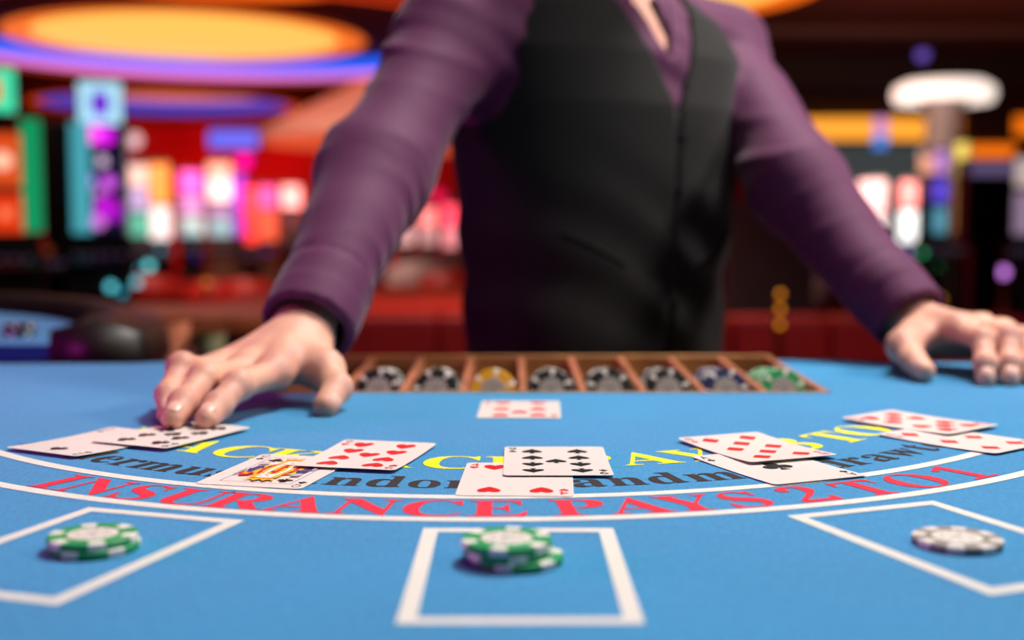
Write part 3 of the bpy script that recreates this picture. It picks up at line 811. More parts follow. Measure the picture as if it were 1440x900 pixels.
# collar wings
for s_ in (-1, 1):
    V = []; Fc = []; n = 9
    for i in range(n):
        t = i/(n-1); a = s_*(PI*.93*(1-t)+.22*t)         # from the nape round to the front
        r = .064+.006*t
        l0, f0 = r*math.sin(a), r*math.cos(a)+.004*t
        ztop = .474-.066*t**1.8; drop = .034+.034*t**2; out = .014+.020*t
        for (dl, dz) in ((0, -.034), (0, .0), (.3, .003), (1, -drop)):
            rr = 1+out*dl/r
            V.append(off_origin(loc3(l0*rr, f0*rr, ztop+dz)))
    for i in range(n-1):
        for q in range(3): Fc.append((i*4+q, i*4+q+1, (i+1)*4+q+1, (i+1)*4+q))
    o = link('collar_wing', mk('collar_wing', V, Fc, M_shirt, True), dealer)
    md = o.modifiers.new('t', 'SOLIDIFY'); md.thickness = .0016; md2 = o.modifiers.new('s', 'SUBSURF'); md2.levels = 1; md2.render_levels = 1
# body under the clothes, head and neck above them
HCN = loc3(0, .072, .618)
def rotm(yaw, pitch):
    return np.array(Matrix.Rotation(yaw, 3, 'Z') @ Matrix.Rotation(pitch, 3, 'X'))
HR = rotm(YAW, R_(28))       # face looks along local -Y, tipped down towards the table
def H(x, y, z): return HCN+HR@np.array([x, y, z])
def head_fn(P):
    q = (P-HCN)@HR
    d = ell(q, (0, .012, .035), (.076, .096, .088))
    d = smin(d, ell(q, (0, -.028, -.035), (.058, .062, .072)), .03)
    d = smin(d, ell(q, (0, -.066, -.088), (.026, .022, .022)), .02)
    d = smin(d, cap(q, (0, -.084, .012), (0, -.106, -.026), .006, .0115), .010)
    for s_ in (-1, 1):
        d = smin(d, ell(q, (s_*.012, -.094, -.028), (.008, .009, .007)), .006)
        d = smin(d, cap(q, (s_*.014, -.082, .024), (s_*.045, -.070, .024), .009, .007), .012)
        d = smin(d, ell(q, (s_*.040, -.066, -.022), (.020, .018, .018)), .018)
        d = np.maximum(d, -ell(q, (s_*.031, -.094, .006), (.015, .012, .010)))
        e = ell(q, (s_*.079, .010, -.002), (.007, .018, .031)); d = smin(d, np.maximum(e, -ell(q, (s_*.086, .006, .0), (.006, .011, .020))), .006)
    d = smin(d, ell(q, (0, -.086, -.052), (.022, .010, .0045)), .005)
    d = smin(d, ell(q, (0, -.085, -.0615), (.018, .010, .0050)), .004)
    n = cap(P, loc3(0, .010, .36), H(0, .035, -.03), .054, .047)
    d = smin(d, n, .014)
    d = smin(d, cap(P, loc3(-.05, .0, .37), loc3(.05, 0, .37), .040, .040), .02)
    return np.maximum(d, (T+.33)-P[..., 2])
lo, hi = bounds([H(0, 0, 0), loc3(0, 0, .36)], .14)
V3, Q3 = nets(head_fn, lo, hi, .0032)
def under_fn(P):
    t, l, f, z = torso_sd(P, -.012)
    u1 = (Wr-ER); u2 = (Wl-EL)
    d = t
    for S, E, Wt in ((SR, ER, Wr), (SL, EL, Wl)):
        d = smin(d, smin(cap(P, S, E, .048, .038), cap(P, E, cut(Wt, E, .80), .038, .026), .02), .03)
    for s_ in (-1, 1):
        hp = loc3(s_*.088, -.01, -.16); kn = np.array([TC[0]+s_*.13, TC[1]+.02, .50]); an = np.array([TC[0]+s_*.16, TC[1]+.06, .10])
        d = smin(d, smin(cap(P, hp, kn, .076, .050), cap(P, kn, an, .050, .034), .02), .03)
    return d
lo, hi = bounds([SR, SL, ER, EL, Wr, Wl, (TC[0]-.25, TC[1], .07), (TC[0]+.25, TC[1]+.1, .07)], .09)
V4, Q4 = nets(under_fn, lo, hi, .0095)
Vb = []; Qb = []; n = 0
for v_, q_ in ((V1, Q1), (V2, Q2), (V3, Q3), (V4, Q4)):
    Vb.append(v_); Qb.append(q_+n); n += len(v_)
body = np_mesh('body', off_origin(np.concatenate(Vb)), np.concatenate(Qb), M_skin, dealer)
# fingernails
def nail(f, up_, w=.0060, l=.0078, r=.0084, thumb_=False):
    tip, dip = np.asarray(f[-1]), np.asarray(f[-2]); d = (tip-dip)/np.linalg.norm(tip-dip)
    u = up_-d*(up_@d); u /= np.linalg.norm(u); s = np.cross(d, u)
    V = []; Fc = []; nu, nv = 7, 6
    for j in range(nv):
        for i in range(nu):
            a = (i/(nu-1)-.5)*2; b = j/(nv-1)
            ang = a*w/r*(1-.12*(b > .99)-.15*(b < .01))
            p = tip+d*(-.0078+l*1.5*b-.0005*a*a*(1 if b > .5 else -1))+(u*math.cos(ang)+s*math.sin(ang))*(r-.0016*max(0, b-.45)**2*4+.0003)
            V.append(off_origin(p))
    for j in range(nv-1):
        for i in range(nu-1): Fc.append((j*nu+i, j*nu+i+1, (j+1)*nu+i+1, (j+1)*nu+i))
    o = link('fingernail', mk('fingernail', V, Fc, M_nail, True), body)
    md = o.modifiers.new('t', 'SOLIDIFY'); md.thickness = .0005; md.offset = 0
for f, r in zip(Fi, (.0079, .0081, .0077, .0070)): nail(f, np.array([.12, -.35, .93]), r=r+.0006)
for f, r in zip(Gi, (.0079, .0081, .0077, .0070)): nail(f, np.array([0, -.6, .8]), r=r+.0006)
nail(Th, np.array([.75, .35, .55]), .0062, .0075, .0102); nail(Tl, np.array([-.6, .1, .8]), .0062, .0075, .0102)
# hair, brows, eyes
def hair_fn(P):
    q = (P-HCN)@HR
    d = ell(q, (0, .020, .045), (.084, .100, .092))+.002*np.sin(q[..., 0]*260+nz(P, 30, 2)*2)
    d = np.maximum(d, -(q[..., 2]-(.028+np.clip(-q[..., 1]*.55, -.08, .05))))
    return d
lo, hi = bounds([H(0, 0, .04)], .125)
Vh, Qh = nets(hair_fn, lo, hi, .0042)
np_mesh('hair', off_origin(Vh), Qh, M_hair, dealer)
M_eye = mat('eye_white', 'e9e4df', .15, coat=.5); M_iris = mat('iris', '4a3320', .15, coat=.8)
for s_ in (-1, 1):
    V, Q = nets(lambda P: ell((P-HCN)@HR, (s_*.031, -.072, .006), (.0115,)*3), *bounds([H(s_*.031, -.072, .006)], .016), .0015)
    e = np_mesh('eye', off_origin(V), Q, M_eye, dealer)
    V, Q = nets(lambda P: ell((P-HCN)@HR, (s_*.031, -.0812, .004), (.0052, .0030, .0052)), *bounds([H(s_*.031, -.0812, .004)], .008), .0009)
    np_mesh('iris', off_origin(V), Q, M_iris, e)
    tube('eyebrow', [Vector(off_origin(H(s_*x, y, z))) for x, y, z in ((.014, -.0915, .026), (.026, -.0905, .031), (.038, -.083, .031), (.049, -.074, .026))], [.0025, .0035, .003, .0015], M_hair, dealer, 8)
# trousers and shoes
def trouser_fn(P):
    t, l, f, z = torso_sd(P, .002)
    d = np.maximum(t, z+.04)
    for s_ in (-1, 1):
        hp = loc3(s_*.088, -.01, -.16); kn = np.array([TC[0]+s_*.13, TC[1]+.02, .50]); an = np.array([TC[0]+s_*.16, TC[1]+.06, .07])
        d = smin(d, smin(cap(P, hp, kn, .088, .068), cap(P, kn, an, .068, .060), .02), .03)
    return np.maximum(d, .05-P[..., 2])+.002*nz(P, 20, 3)
lo, hi = bounds([loc3(-.18, -.1, -.02), loc3(.18, .1, -.02), (TC[0]-.2, TC[1], .06), (TC[0]+.2, TC[1]+.1, .06)], .09)
Vt, Qt = nets(trouser_fn, lo, hi, .011)
np_mesh('trousers', off_origin(Vt), Qt, M_trouser, dealer)
for s_ in (-1, 1):
    c0 = np.array([TC[0]+s_*.16, TC[1]+.06, .05])
    def shoe_fn(P):
        q = P-c0
        d = smin(cap(q, (0, .03, -.005), (s_*.02, -.15, -.018), .040, .034), cap(q, (0, 0, 0), (0, .01, .04), .040, .045), .02)
        return np.maximum(d, .002-P[..., 2])
    V, Q = nets(shoe_fn, *bounds([c0, c0+[0, -.15, 0]], .07), .006)
    np_mesh('shoe', off_origin(V), Q, M_shoe, dealer)

# ------------------------------------------------------------------ the casino behind
M_wood3 = mat('bar_wood', '8a4a26', .4, var=.25, vscale=12)
def disc_light(name, label, c, r, m, rim, z0=HC-.066, group=None):
    t = thing(name, label, 'ceiling light', (c[0], c[1], z0), 0, group)
    lathe('light_panel', [(0, .03), (r*.5, .028), (r*.84, .022), (r*.84, .055), (0, .055)], m, t, 64)
    lathe('light_panel', [(r*.845, .022), (r, .012), (r, .055), (r*.845, .055), (r*.845, .022)], M_orange, t, 64)['label'] = 'outer ring coloured orange for light falloff'  # panel's light falloff towards the edge, built as an orange ring
    lathe('rim', [(r, .0), (r+.06, .0), (r+.06, .06), (r, .06), (r, .0)], rim, t, 64)
    return t
M_amber = glow('amber', 'ffc65a', 1.05); M_orange = glow('orange', 'ff7a14', .9); M_blueled = glow('blue_led', '1c5cf4', 1.2); M_pinkled = glow('pink_led', 'd480e4', 1.0)
M_soffit = mat('soffit_plaster', 'b04a26', .7, var=.1, vscale=1)
def ring_light(label, c, r, z0, z1, m1=None, m2=None, sp=.40):
    t = thing('ring_light', label, 'ceiling light', (c[0], c[1], 0))
    h = z1-z0
    lathe('glow_band', [(r, z0+h*sp), (r, z1)], m1 or M_blueled, t, 96)
    lathe('glow_band', [(r, z0+.03), (r+.003, z0+h*sp)], m2 or M_pinkled, t, 96)['label'] = 'glowing lower band'
    lathe('soffit_ring', [(r-.01, z0+.03), (r-.01, z0), (r+.55, z0), (r+.55, HC-.004), (r+.05, HC-.004), (r+.05, z0+.03), (r-.01, z0+.03)], M_soffit, t, 96)
    lathe('glow_band', [(r+.02, z0-.004), (r+.20, z0-.004)], glow('orange_lit_soffit', 'e04a10', .8), t, 96)['label'] = 'underside with orange light put in as glow'  # orange light on the soffit put in as a glowing strip, no lamp
    return t
disc_light('disc_light', 'large round amber ceiling light inside the near blue ring', (-4.83, 18.3), 2.62, M_amber, M_soffit)
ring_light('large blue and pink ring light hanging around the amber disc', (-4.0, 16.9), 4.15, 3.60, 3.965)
disc_light('disc_light', 'small orange ceiling light inside the far blue ring', (-6.8, 24.6), 1.9, M_orange, M_soffit)
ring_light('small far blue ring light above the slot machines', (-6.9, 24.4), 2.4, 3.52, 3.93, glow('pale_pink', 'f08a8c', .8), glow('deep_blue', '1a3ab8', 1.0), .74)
disc_light('disc_light', 'amber ceiling light cut by the top of the photo, behind the shoulder', (1.3, 14.6), 2.35, M_amber, M_soffit)
disc_light('disc_light', 'red orange ceiling light at the top edge, left of the dealer', (-3.2, 13.1), 2.1, glow('red_orange', 'e23a10', .9), M_soffit)
# amber cove bands far right
def cove(label, pts, z0, z1, m):
    t = thing('cove_light', label, 'ceiling light', (pts[0][0], pts[0][1], 0))
    o = Vector((pts[0][0], pts[0][1], 0)); V = []; Fc = []
    for x, y in pts:
        for dy, z in ((0, z0), (0, z1), (.12, z1), (.12, z0)): V.append((x-o.x, y+dy-o.y, z))
    for i in range(len(pts)-1):
        for q in range(4): Fc.append((i*4+q, i*4+(q+1) % 4, (i+1)*4+(q+1) % 4, (i+1)*4+q))
    Fc.append((0, 1, 2, 3)); n = (len(pts)-1)*4; Fc.append((n+3, n+2, n+1, n))
    link('glowing_band', mk('glowing_band', V, Fc, m), t)
    box('cove_shelf', pts[0][0]-o.x, pts[-1][0]-o.x, .13, .5, z0, HC, mat('cove_back', '3a1a14', .7), t)
    return t
def Zp(py, Y): return at(720, py, Y).z
def Xp(px, Y): return at(px, 316, Y).x
cove('amber cove band left of the ring lamp, far right', [(Xp(1080, 27)+i*(Xp(1312, 27)-Xp(1080, 27))/8, 27-.25*math.sin(i*PI/8)) for i in range(9)], Zp(197, 27), Zp(167, 27), glow('deep_amber', 'ffa636', 1.15))
cove('orange cove band right of the ring lamp', [(Xp(1345, 26)+i*(Xp(1500, 26)-Xp(1345, 26))/8, 26) for i in range(9)], Zp(190, 26), Zp(163, 26), M_orange)
cove('short orange cove band below the other, at the right edge', [(Xp(1362, 24)+i*(Xp(1425, 24)-Xp(1362, 24))/6, 24) for i in range(7)], Zp(224, 24), Zp(203, 24), M_orange)
# column with a round lamp
t = thing('lamp_column', 'pale column crowned by a round white lamp, at the right', 'column', (Xp(1322, 13), 13, 0))
lathe('shaft', [(0, 0), (.26, 0), (.26, .12), (.20, .16), (.18, 2.35), (.22, 2.42), (0, 2.42)], mat('pale_column', 'a58c82', .6, var=.1, vscale=3), t, 32)
R0 = 138/F*13/2
lathe('lamp_ring', [(R0-.12, 2.46), (R0-.03, 2.44), (R0, 2.52), (R0-.02, 2.60), (R0-.12, 2.66), (R0-.26, 2.60), (R0-.26, 2.46), (R0-.12, 2.46)], glow('white_lamp', 'ffece0', 1.15), t, 48)
lathe('cap', [(0, 2.42), (.24, 2.42), (R0-.24, 2.50), (R0-.24, 2.58), (0, 2.60)], mat('pale_column', '', .6), t, 32)
# striped canopy kiosk behind the dealer
t = thing('canopy', 'pale pink conical canopy on a post behind the right arm of the dealer', 'canopy', (Xp(650, 12), 12, 0))
Rc = (650-372)/F*12
zc = Zp(188, 12)
V = []; Fc = []; n = 24
V.append((0, 0, zc+1.0))
for i in range(n):
    a = 2*PI*i/n
    for r, z in ((Rc, zc), (Rc, zc-.10), (Rc-.02, zc-.10), (Rc-.03, zc-.01)): V.append((r*math.cos(a), r*math.sin(a), z))
V.append((0, 0, zc+.97))
for i in range(n):
    j = (i+1) % n; A = 1+4*i; B = 1+4*j
    Fc += [(0, A, B), (A, A+1, B+1, B), (A+1, A+2, B+2, B+1), (A+2, A+3, B+3, B+2), (A+3, len(V)-1, B+3)]
link('canopy_cloth', mk('canopy_cloth', V, Fc, mat('canopy_cloth', 'd09a86', .8, var=.1, vscale=3)), t)
tube('post', [(0, 0, 0), (0, 0, zc+.99)], .05, M_brass, t)
for i in range(8):
    a = 2*PI*i/8; tube('rib', [(0, 0, zc+.93), (Rc*.97*math.cos(a), Rc*.97*math.sin(a), zc-.03)], .015, M_dark, t, 6)
lathe('foot', [(0, 0), (.3, 0), (.3, .04), (.06, .09), (0, .09)], M_dark, t, 24)

# slot machines
NG = [0]
def gm(c, s=1.0):
    return glow(c+('%g' % s).replace('.', '_'), c, s)
def slot_machine(label, px, Y, w_px, y_top, y_bot, panels, rz=0, topper=None, strips=None, symbols=(), buttons=(), seat=None):
    """panels: (y0, y1, colour, strength[, x0, x1]) in photograph pixels, read off at distance Y"""
    x = Xp(px, Y); w = w_px/F*Y; zt = Zp(y_top, Y); zb = Zp(y_bot, Y)
    rz = math.atan((720-px)/F)
    t = thing('slot_machine', label, 'slot machine', (x, Y, 0), rz, 'slot machines on the casino floor')
    D = .42
    box('cabinet', -w/2, w/2, .03, D, .0, zb+.0, M_black, t, .012)
    box('upper_cabinet', -w/2+.01, w/2-.01, .08, D*.8, zb, zt, M_black, t, .012)
    bm = bmesh.new(); zz = zb-.02                                     # sloping button deck
    P8 = [(-w/2+.01, -.16, zz-.16), (w/2-.01, -.16, zz-.16), (w/2-.01, .10, zz-.20), (-w/2+.01, .10, zz-.20), (-w/2+.01, -.16, zz-.12), (w/2-.01, -.16, zz-.12), (w/2-.01, .10, zz-.03), (-w/2+.01, .10, zz-.03)]
    hexa('button_deck', P8, M_dark, t)
    for i in range(5): lathe('button', [(0, .018), (.018, .015), (.02, 0), (0, 0)], gm('5a4a66', .5), t, 10, (-w*.32+i*w*.16, -.05, zz-.085))
    box('base', -w/2-.01, w/2+.01, .0, D+.01, 0, .09, M_dark, t, .006)
    for i, p in enumerate(panels):
        y0, y1, c, s = p[:4]; x0, x1 = (p[4], p[5]) if len(p) > 4 else (px-w_px/2+3, px+w_px/2-3)
        z1, z0 = Zp(y0, Y), Zp(y1, Y); a0 = (x0-px)/F*Y; a1 = (x1-px)/F*Y
        fr = box('screen_frame', a0-.01, a1+.01, .055, .085, z0-.01, z1+.01, M_dark, t, .003)
        box('screen', a0, a1, .045, .056, z0, z1, gm(c, s), fr)
    if topper:
        y0, y1, x0, x1, c, s, c2 = topper
        z1, z0 = Zp(y0, Y), Zp(y1, Y); a0 = (x0-px)/F*Y; a1 = (x1-px)/F*Y
        s0 = box('topper_sign', a0, a1, .10, .24, z0, z1, M_dark, t, .03)
        th = (z1-z0)*.26
        for (u0, u1, v0, v1) in ((a0+.01, a1-.01, z1-th, z1-.01), (a0+.01, a1-.01, z0+.01, z0+th), (a0+.01, a0+.01+th, z0+th, z1-th), (a1-.01-th, a1-.01, z0+th, z1-th)):
            box('sign_border', u0, u1, .088, .099, v0, v1, gm(c, s), s0, .004)
        box('sign_face', a0+th+.015, a1-th-.015, .09, .101, z0+th, z1-th, gm(c2, .9), s0)
        box('sign_post', (a0+a1)/2-.03, (a0+a1)/2+.03, .13, .2, min(z0, zt)-.02, max(z0, zt)+.02, M_dark, t)
    for (x0, x1, y0, y1, c, s) in (strips or ()):
        a0 = (x0-px)/F*Y; a1 = (x1-px)/F*Y
        box('light_strip', a0, a1, .03, .07, Zp(y1, Y), Zp(y0, Y), gm(c, s), t, .004)
    for (sx, sy, rr, c, s) in symbols:
        a = (sx-px)/F*Y
        lathe('screen_symbol', [(0, .012), (rr*.8, .010), (rr, 0), (0, 0)], gm(c, s), t, 14, (a, .044, Zp(sy, Y)), (PI/2, 0, 0))
    for (sx, sy, rr, c, s) in buttons:
        a = (sx-px)/F*Y; Yb = Y-.12
        b = lathe('lit_button', [(0, .02), (rr*.8, .017), (rr, 0), (0, 0)], gm(c, s), t, 14, ((sx-720)/F*Yb-x, -.16, at(720, sy, Yb).z), (PI/2, 0, 0))
    return t
# two big near machines on the left
slot_machine('slot machine cut by the left edge, with a teal topper sign', 0, 6.5, 110, 175, 338,
    [(186, 262, 'f0541c', .8, -30, 30), (272, 328, 'e83a12', .9, -30, 36)],
    topper=(90, 158, -28, 28, '3fd8a4', 1.2, 'ff9a50'), strips=[(30, 57, 165, 326, '0a9a62', .9)],
    symbols=[(6, 225, .05, 'ffc8a8', 1.1), (8, 300, .03, 'ff8a5a', 1.0)], buttons=[(8, 428, .024, '0a9460', 1.0), (50, 352, .024, '7a3418', .7)])
slot_machine('slot machine with a pale blue topper sign and violet screen', 138, 7.5, 92, 172, 336,
    [(212, 326, '1c1740', .6, 132, 174)],
    topper=(110, 176, 114, 176, 'a6dcf0', 1.15, '7a1ce0'), strips=[(104, 130, 172, 328, '4fb4c4', .8), (176, 181, 190, 330, '8c8088', .6)],
    symbols=[(134, 188, .06, 'ff4ae0', 1.5), (150, 190, .06, 'd81ce8', 1.3), (146, 226, .032, 'e0c4e4', 1.1), (127, 254, .042, 'b27af0', 1.2), (154, 256, .045, 'd058e8', 1.2), (140, 270, .03, 'c070c0', 1),
             (150, 292, .075, 'b410c4', 1.2), (138, 312, .045, 'd070d8', 1.2), (160, 300, .05, 'a010c0', 1.1)],
    buttons=[(145, 403, .026, '63d8e6', 1.6), (180, 397, .026, '58cfe0', 1.5), (160, 412, .022, '3aa2bc', 1.2)])
slot_machine('unlit black slot machine between the two big lit machines', 84, 8.5, 46, 168, 350, [], strips=[(98, 100, 190, 330, '3a2a34', .4)])
far = [
 ('slot machine with peach, lavender and teal screens', 196, 10.6, 32, 226, 336, [(232, 262, 'f0cfc0', 1.0), (264, 296, 'b8a6d8', .9), (300, 332, '58c0a4', .8)]),
 ('slot machine with an orange screen above a white one', 224, 11.6, 36, 224, 340, [(230, 286, 'ffa04a', 1.2), (290, 336, 'fff0ee', 1.25)]),
 ('slot machine with a magenta screen above teal', 270, 12.5, 36, 236, 336, [(241, 272, 'f264dc', 1.2), (276, 300, 'a890e0', .9), (304, 332, '86c4d0', .9)]),
 ('slot machine with a bright pinkish white screen', 310, 13.3, 38, 224, 336, [(229, 250, 'f6c8b8', .9), (252, 282, 'ffeef4', 1.35), (288, 306, '9c90c8', .8), (308, 332, '7cbccb', .9)]),
 ('slot machine with a narrow purple screen', 337, 14.1, 22, 240, 336, [(246, 292, 'b83cf4', 1.2), (296, 332, '9a30e0', .9)]),
 ('slot machine with one tall red screen', 353, 12.4, 24, 258, 346, [(264, 342, 'ff3a36', 1.5)]),
 ('slot machine with a pink screen above salmon', 376, 13.5, 32, 256, 342, [(262, 292, 'fa5cb4', 1.2), (296, 338, 'd8684c', .9)]),
 ('slot machine with a small peach screen beside the purple sleeve', 410, 12.6, 32, 256, 330, [(261, 292, 'fcc4c8', 1.2), (298, 322, '3c2838', .5)]),
 ('slot machine with grey and violet screens seen between arm and waistcoat', 571, 14.6, 27, 288, 352, [(295, 316, 'b8a0d8', .9), (318, 344, 'c8c0c8', .7)]),
 ('slot machine with a pink screen seen between arm and waistcoat', 602, 14.6, 28, 286, 352, [(293, 318, 'ff9a9c', 1.2), (320, 344, 'b4a8b0', .7)]),
 ('slot machine with a hot pink screen right beside the waistcoat', 634, 14.6, 28, 282, 352, [(288, 318, 'ff5474', 1.3), (320, 348, 'd8a0b0', .8)]),
 ('slot machine with pink and white screens beside the lifted sleeve', 1226, 12.1, 42, 248, 340, [(254, 300, 'ffc0bc', 1.2), (304, 334, 'f6e6e8', 1.2)]),
 ('slot machine with a coral screen above a white one', 1279, 12.0, 34, 250, 345, [(256, 292, 'ff8e88', 1.1), (297, 340, 'f4fbfb', 1.2)]),
 ('slot machine with a peach topper screen in front of the column', 1300, 11.2, 24, 212, 334, [(218, 244, 'f8ac8c', 1.0), (252, 280, '5a3c50', .6)]),
 ('slot machine with violet and teal screens in front of the column', 1321, 10.4, 25, 206, 334, [(211, 244, 'c890dc', .9), (252, 284, '5a48d8', 1.1), (292, 328, '5ca4bc', .8)]),
 ('slot machine with a tall yellow and orange screen and green edge', 1349, 11.2, 22, 194, 336, [(200, 250, 'f2d468', 1.1), (256, 328, 'd08a3c', .9)]),
 ('slot machine with a whitish screen at the right edge', 1436, 10.3, 34, 214, 336, [(222, 262, 'd8c4c0', .7), (270, 330, 'a890b0', .6)]),
]
for i, (lb, px, Y, w_, a_, b_, pn) in enumerate(far):
    st = ()
    bt = ()
    if i == 0: bt = [(203, 374, .034, '66dfe8', 1.8), (190, 378, .02, '3aa2bc', 1.0)]
    if i == 1: bt = [(221, 351, .026, '3e96b4', 1.2)]
    if i == 2: bt = [(272, 361, .022, '4a12a8', .9)]
    if i == 4: bt = [(341, 353, .02, 'a01890', .8)]
    if i == 6: bt = [(372, 354, .024, '5020a8', .8)]
    if i == 12: bt = [(1282, 354, .024, '9a88e0', 1.2)]
    if i == 13: bt = [(1303, 356, .026, '10a868', 1.6)]
    if i == 14: bt = [(1327, 375, .026, '0a4a2c', 1.0)]
    if i == 16: bt = [(1421, 383, .045, 'd684f0', 1.7)]
    if i == 15: st = [(1358, 1361, 200, 330, '1c8a3c', .8)]
    slot_machine(lb, px, Y, w_, a_, b_, pn, strips=st, buttons=bt)
# blue sign on the red wall, wall lamps
t = thing('wall_sign', 'blue pill shaped light on the red wall', 'light sign', (Xp(331, 33.9), 33.9, 0))
wz = Zp(196, 33.9); hw = 34/F*33.9; hh = 12/F*33.9
box('sign_box', -hw-.05, hw+.05, -.02, .14, wz-hh-.05, wz+hh+.05, M_dark, t, .06); box('sign_light', -hw, hw, -.10, -.02, wz-hh, wz+hh, glow('sign_blue', '4a6cf0', 1.15), t, .05)
for lb, px, py, c, s in (('magenta round wall lamp right of the blue sign', 345, 226, 'f010b0', 1.3), ('white round wall lamp beside the pale blue topper', 192, 197, 'd8ccd0', 1.1),
                         ('violet round wall lamp left of the pale blue topper', 100, 134, '4a1c9c', .9), ('crimson round wall lamp beside the waistcoat', 617, 277, 'e01850', 1.1)):
    Y = 33.9
    w = thing('wall_lamp', lb, 'lamp', (Xp(px, Y), Y, Zp(py, Y)), 0)
    lathe('backplate', [(0, 0), (.2, 0), (.2, .05), (0, .05)], M_dark, w, 16, None, (-PI/2, 0, 0)).location = (0, .09, 0)
    lathe('lamp_glass', [(0, .16), (.12, .14), (.19, .06), (.2, 0), (0, 0)], glow('lamp_'+c, c, s), w, 20, None, (PI/2, 0, 0))
for lb, px, py, c, s, Y in (('violet ceiling spot above the ring lamp', 1291, 77, '6c54c0', 1.0, 20), ('dim grey ceiling spot, left one of the pair over the amber cove', 1160, 157, '54404c', .8, 29), ('dim grey ceiling spot, right one of the pair over the amber cove', 1195, 160, '54404c', .8, 29),
                            ('violet ceiling spot just over the round white lamp', 1312, 103, '5040a0', .8, 22.7)):
    z = Zp(py, Y)
    w = thing('ceiling_spot', lb, 'lamp', (Xp(px, Y), Y, z))
    rr = 9/F*Y
    tube('rod', [(0, 0, .02), (0, 0, HC-z)], .012, M_dark, w, 8)
    lathe('spot_glass', [(0, -rr), (rr*.7, -rr*.7), (rr, 0), (rr*.7, rr*.6), (0, rr*.8)], glow('spot_'+c, c, s), w, 16)
for lb, px, py, Y, h in (('blue lit hanging sign in front of the amber cove', 1235, 187, 22, 24),):
    z = Zp(py, Y); w = thing('hanging_sign', lb, 'light sign', (Xp(px, Y), Y, z))
    hz = h/F*Y; hx = 9/F*Y
    box('sign_face', -hx, hx, -.05, .05, -hz*.9, -.05*hz, glow('sign_face_blue', '3f84e0', 1.1), w, .02); box('sign_face', -hx, hx, -.05, .05, 0, hz*.9, glow('sign_face_lilac', 'c488c8', 1.0), w, .02)['label'] = 'lilac upper face'
    tube('rod', [(0, 0, hz*.85), (0, 0, HC-z)], .015, M_dark, w, 8)
# dark video wall on the right, dark partition and red banquette behind the dealer
t = thing('video_wall', 'grey teal video wall under the amber cove', 'screen', (Xp(1215, 25), 25, 0))
z0, z1 = Zp(262, 25), Zp(203, 25); hw = 110/F*25
box('screen_panel', -hw, hw, 0, .15, z0, z1, mat('grey_teal', '5a6a6c', .5, emit=.30, var=.3, vscale=.8), t, .02)
box('stand', -hw*.9, hw*.9, .05, .4, 0, z0+.02, M_black, t)
t = thing('game_sign', 'dark display with a violet lettered strip, right of the column', 'display', (Xp(1392, 9.5), 9.5, 0))
hw = 34/F*9.5; z0, z1 = Zp(345, 9.5), Zp(222, 9.5)
box('housing', -hw, hw, 0, .25, z0, z1, M_black, t, .02); box('stand', -hw*.6, hw*.6, .05, .22, 0, z0+.01, M_black, t)
box('lit_strip', -hw+.02, hw-.02, -.012, -.0005, Zp(247, 9.5), Zp(228, 9.5), glow('strip_violet', '6c5c84', .7), t)
t = thing('partition', 'dark grey partition behind the waistcoat', 'partition', (Xp(1085, 6.4), 6.4, 0))
hw = 62/F*6.4
box('panel', -hw, hw, 0, .08, .12, Zp(282, 6.4), mat('grey_panel', '4a3f42', .7, var=.1, vscale=4), t, .01)
for s_ in (-1, 1): box('foot', s_*hw*.8-.05, s_*hw*.8+.05, -.2, .3, 0, .13, M_dark, t, .01)
M_redl = mat('red_upholstery', 'a50d12', .55, var=.12, vscale=5, bump=.2, bscale=60)
def banquette(label, x0, x1, Y, ztop, depth, cols):
    t = thing('banquette', label, 'bench', ((x0+x1)/2, Y, 0)); hw = (x1-x0)/2
    box('plinth', -hw, hw, .03, depth, 0, .1, M_black, t)
    n = cols
    for i in range(n):
        a = -hw+2*hw*i/n; b = -hw+2*hw*(i+1)/n
        box('back_panel', a+.004, b-.004, 0, .16, .1, ztop, M_redl, t, .02)
        box('seat_cushion', a+.004, b-.004, .165, depth, .1, .50, M_redl, t, .03)
    return t
banquette('long red banquette behind the dealer, seen from its back', -.62, 1.85, 4.3, Zp(446, 4.3), .75, 7)
# long red counter further back
t = thing('red_counter', 'long red topped counter behind the banquette', 'counter', (0, 6.9, 0))
box('counter_top', -1.5, .95, -1.1, 1.1, .70, .74, mat('red_laminate', 'c22a22', .5, var=.1, vscale=2), t, .01); box('counter_body', -1.45, .90, -1.0, 1.0, 0, .70, M_redl, t)
# stools at the machines
def stool(label, px, py, Y, m, m2=None):
    x = Xp(px, Y); zt = Zp(py, Y)
    t = thing('casino_stool', label, 'chair', (x, Y, 0), 0, 'stools at the slot machines')
    lathe('base', [(0, 0), (.24, 0), (.24, .02), (.05, .05), (0, .05)], M_dark, t, 24)
    tube('pedestal', [(0, 0, .04), (0, 0, zt-.45)], .03, M_dark, t, 10)
    lathe('footrest', [(.17, .28), (.185, .29), (.17, .30), (.155, .29), (.17, .28)], M_brass, t, 24)
    lathe('seat', [(0, zt-.46), (.18, zt-.46), (.22, zt-.42), (.22, zt-.37), (.17, zt-.34), (0, zt-.335)], m, t, 24)
    V = []; Fc = []                                              # curved backrest towards the viewer
    for i in range(13):
        a = -1.25+2.5*i/12
        for r, z in ((.23, zt-.34), (.25, zt-.34), (.27, zt), (.235, zt)): V.append((r*math.sin(a), -r*math.cos(a), z-.05*abs(a)**2*(z > zt-.1)))
    for i in range(12):
        for q in range(4): Fc.append((i*4+q, i*4+(q+1) % 4, (i+1)*4+(q+1) % 4, (i+1)*4+q))
    Fc += [(0, 1, 2, 3), (51, 50, 49, 48)]
    link('backrest', mk('backrest', V, Fc, m2 or m, True), t)
    return t
M_redc = mat('stool_red', 'c8281c', .5, var=.1)
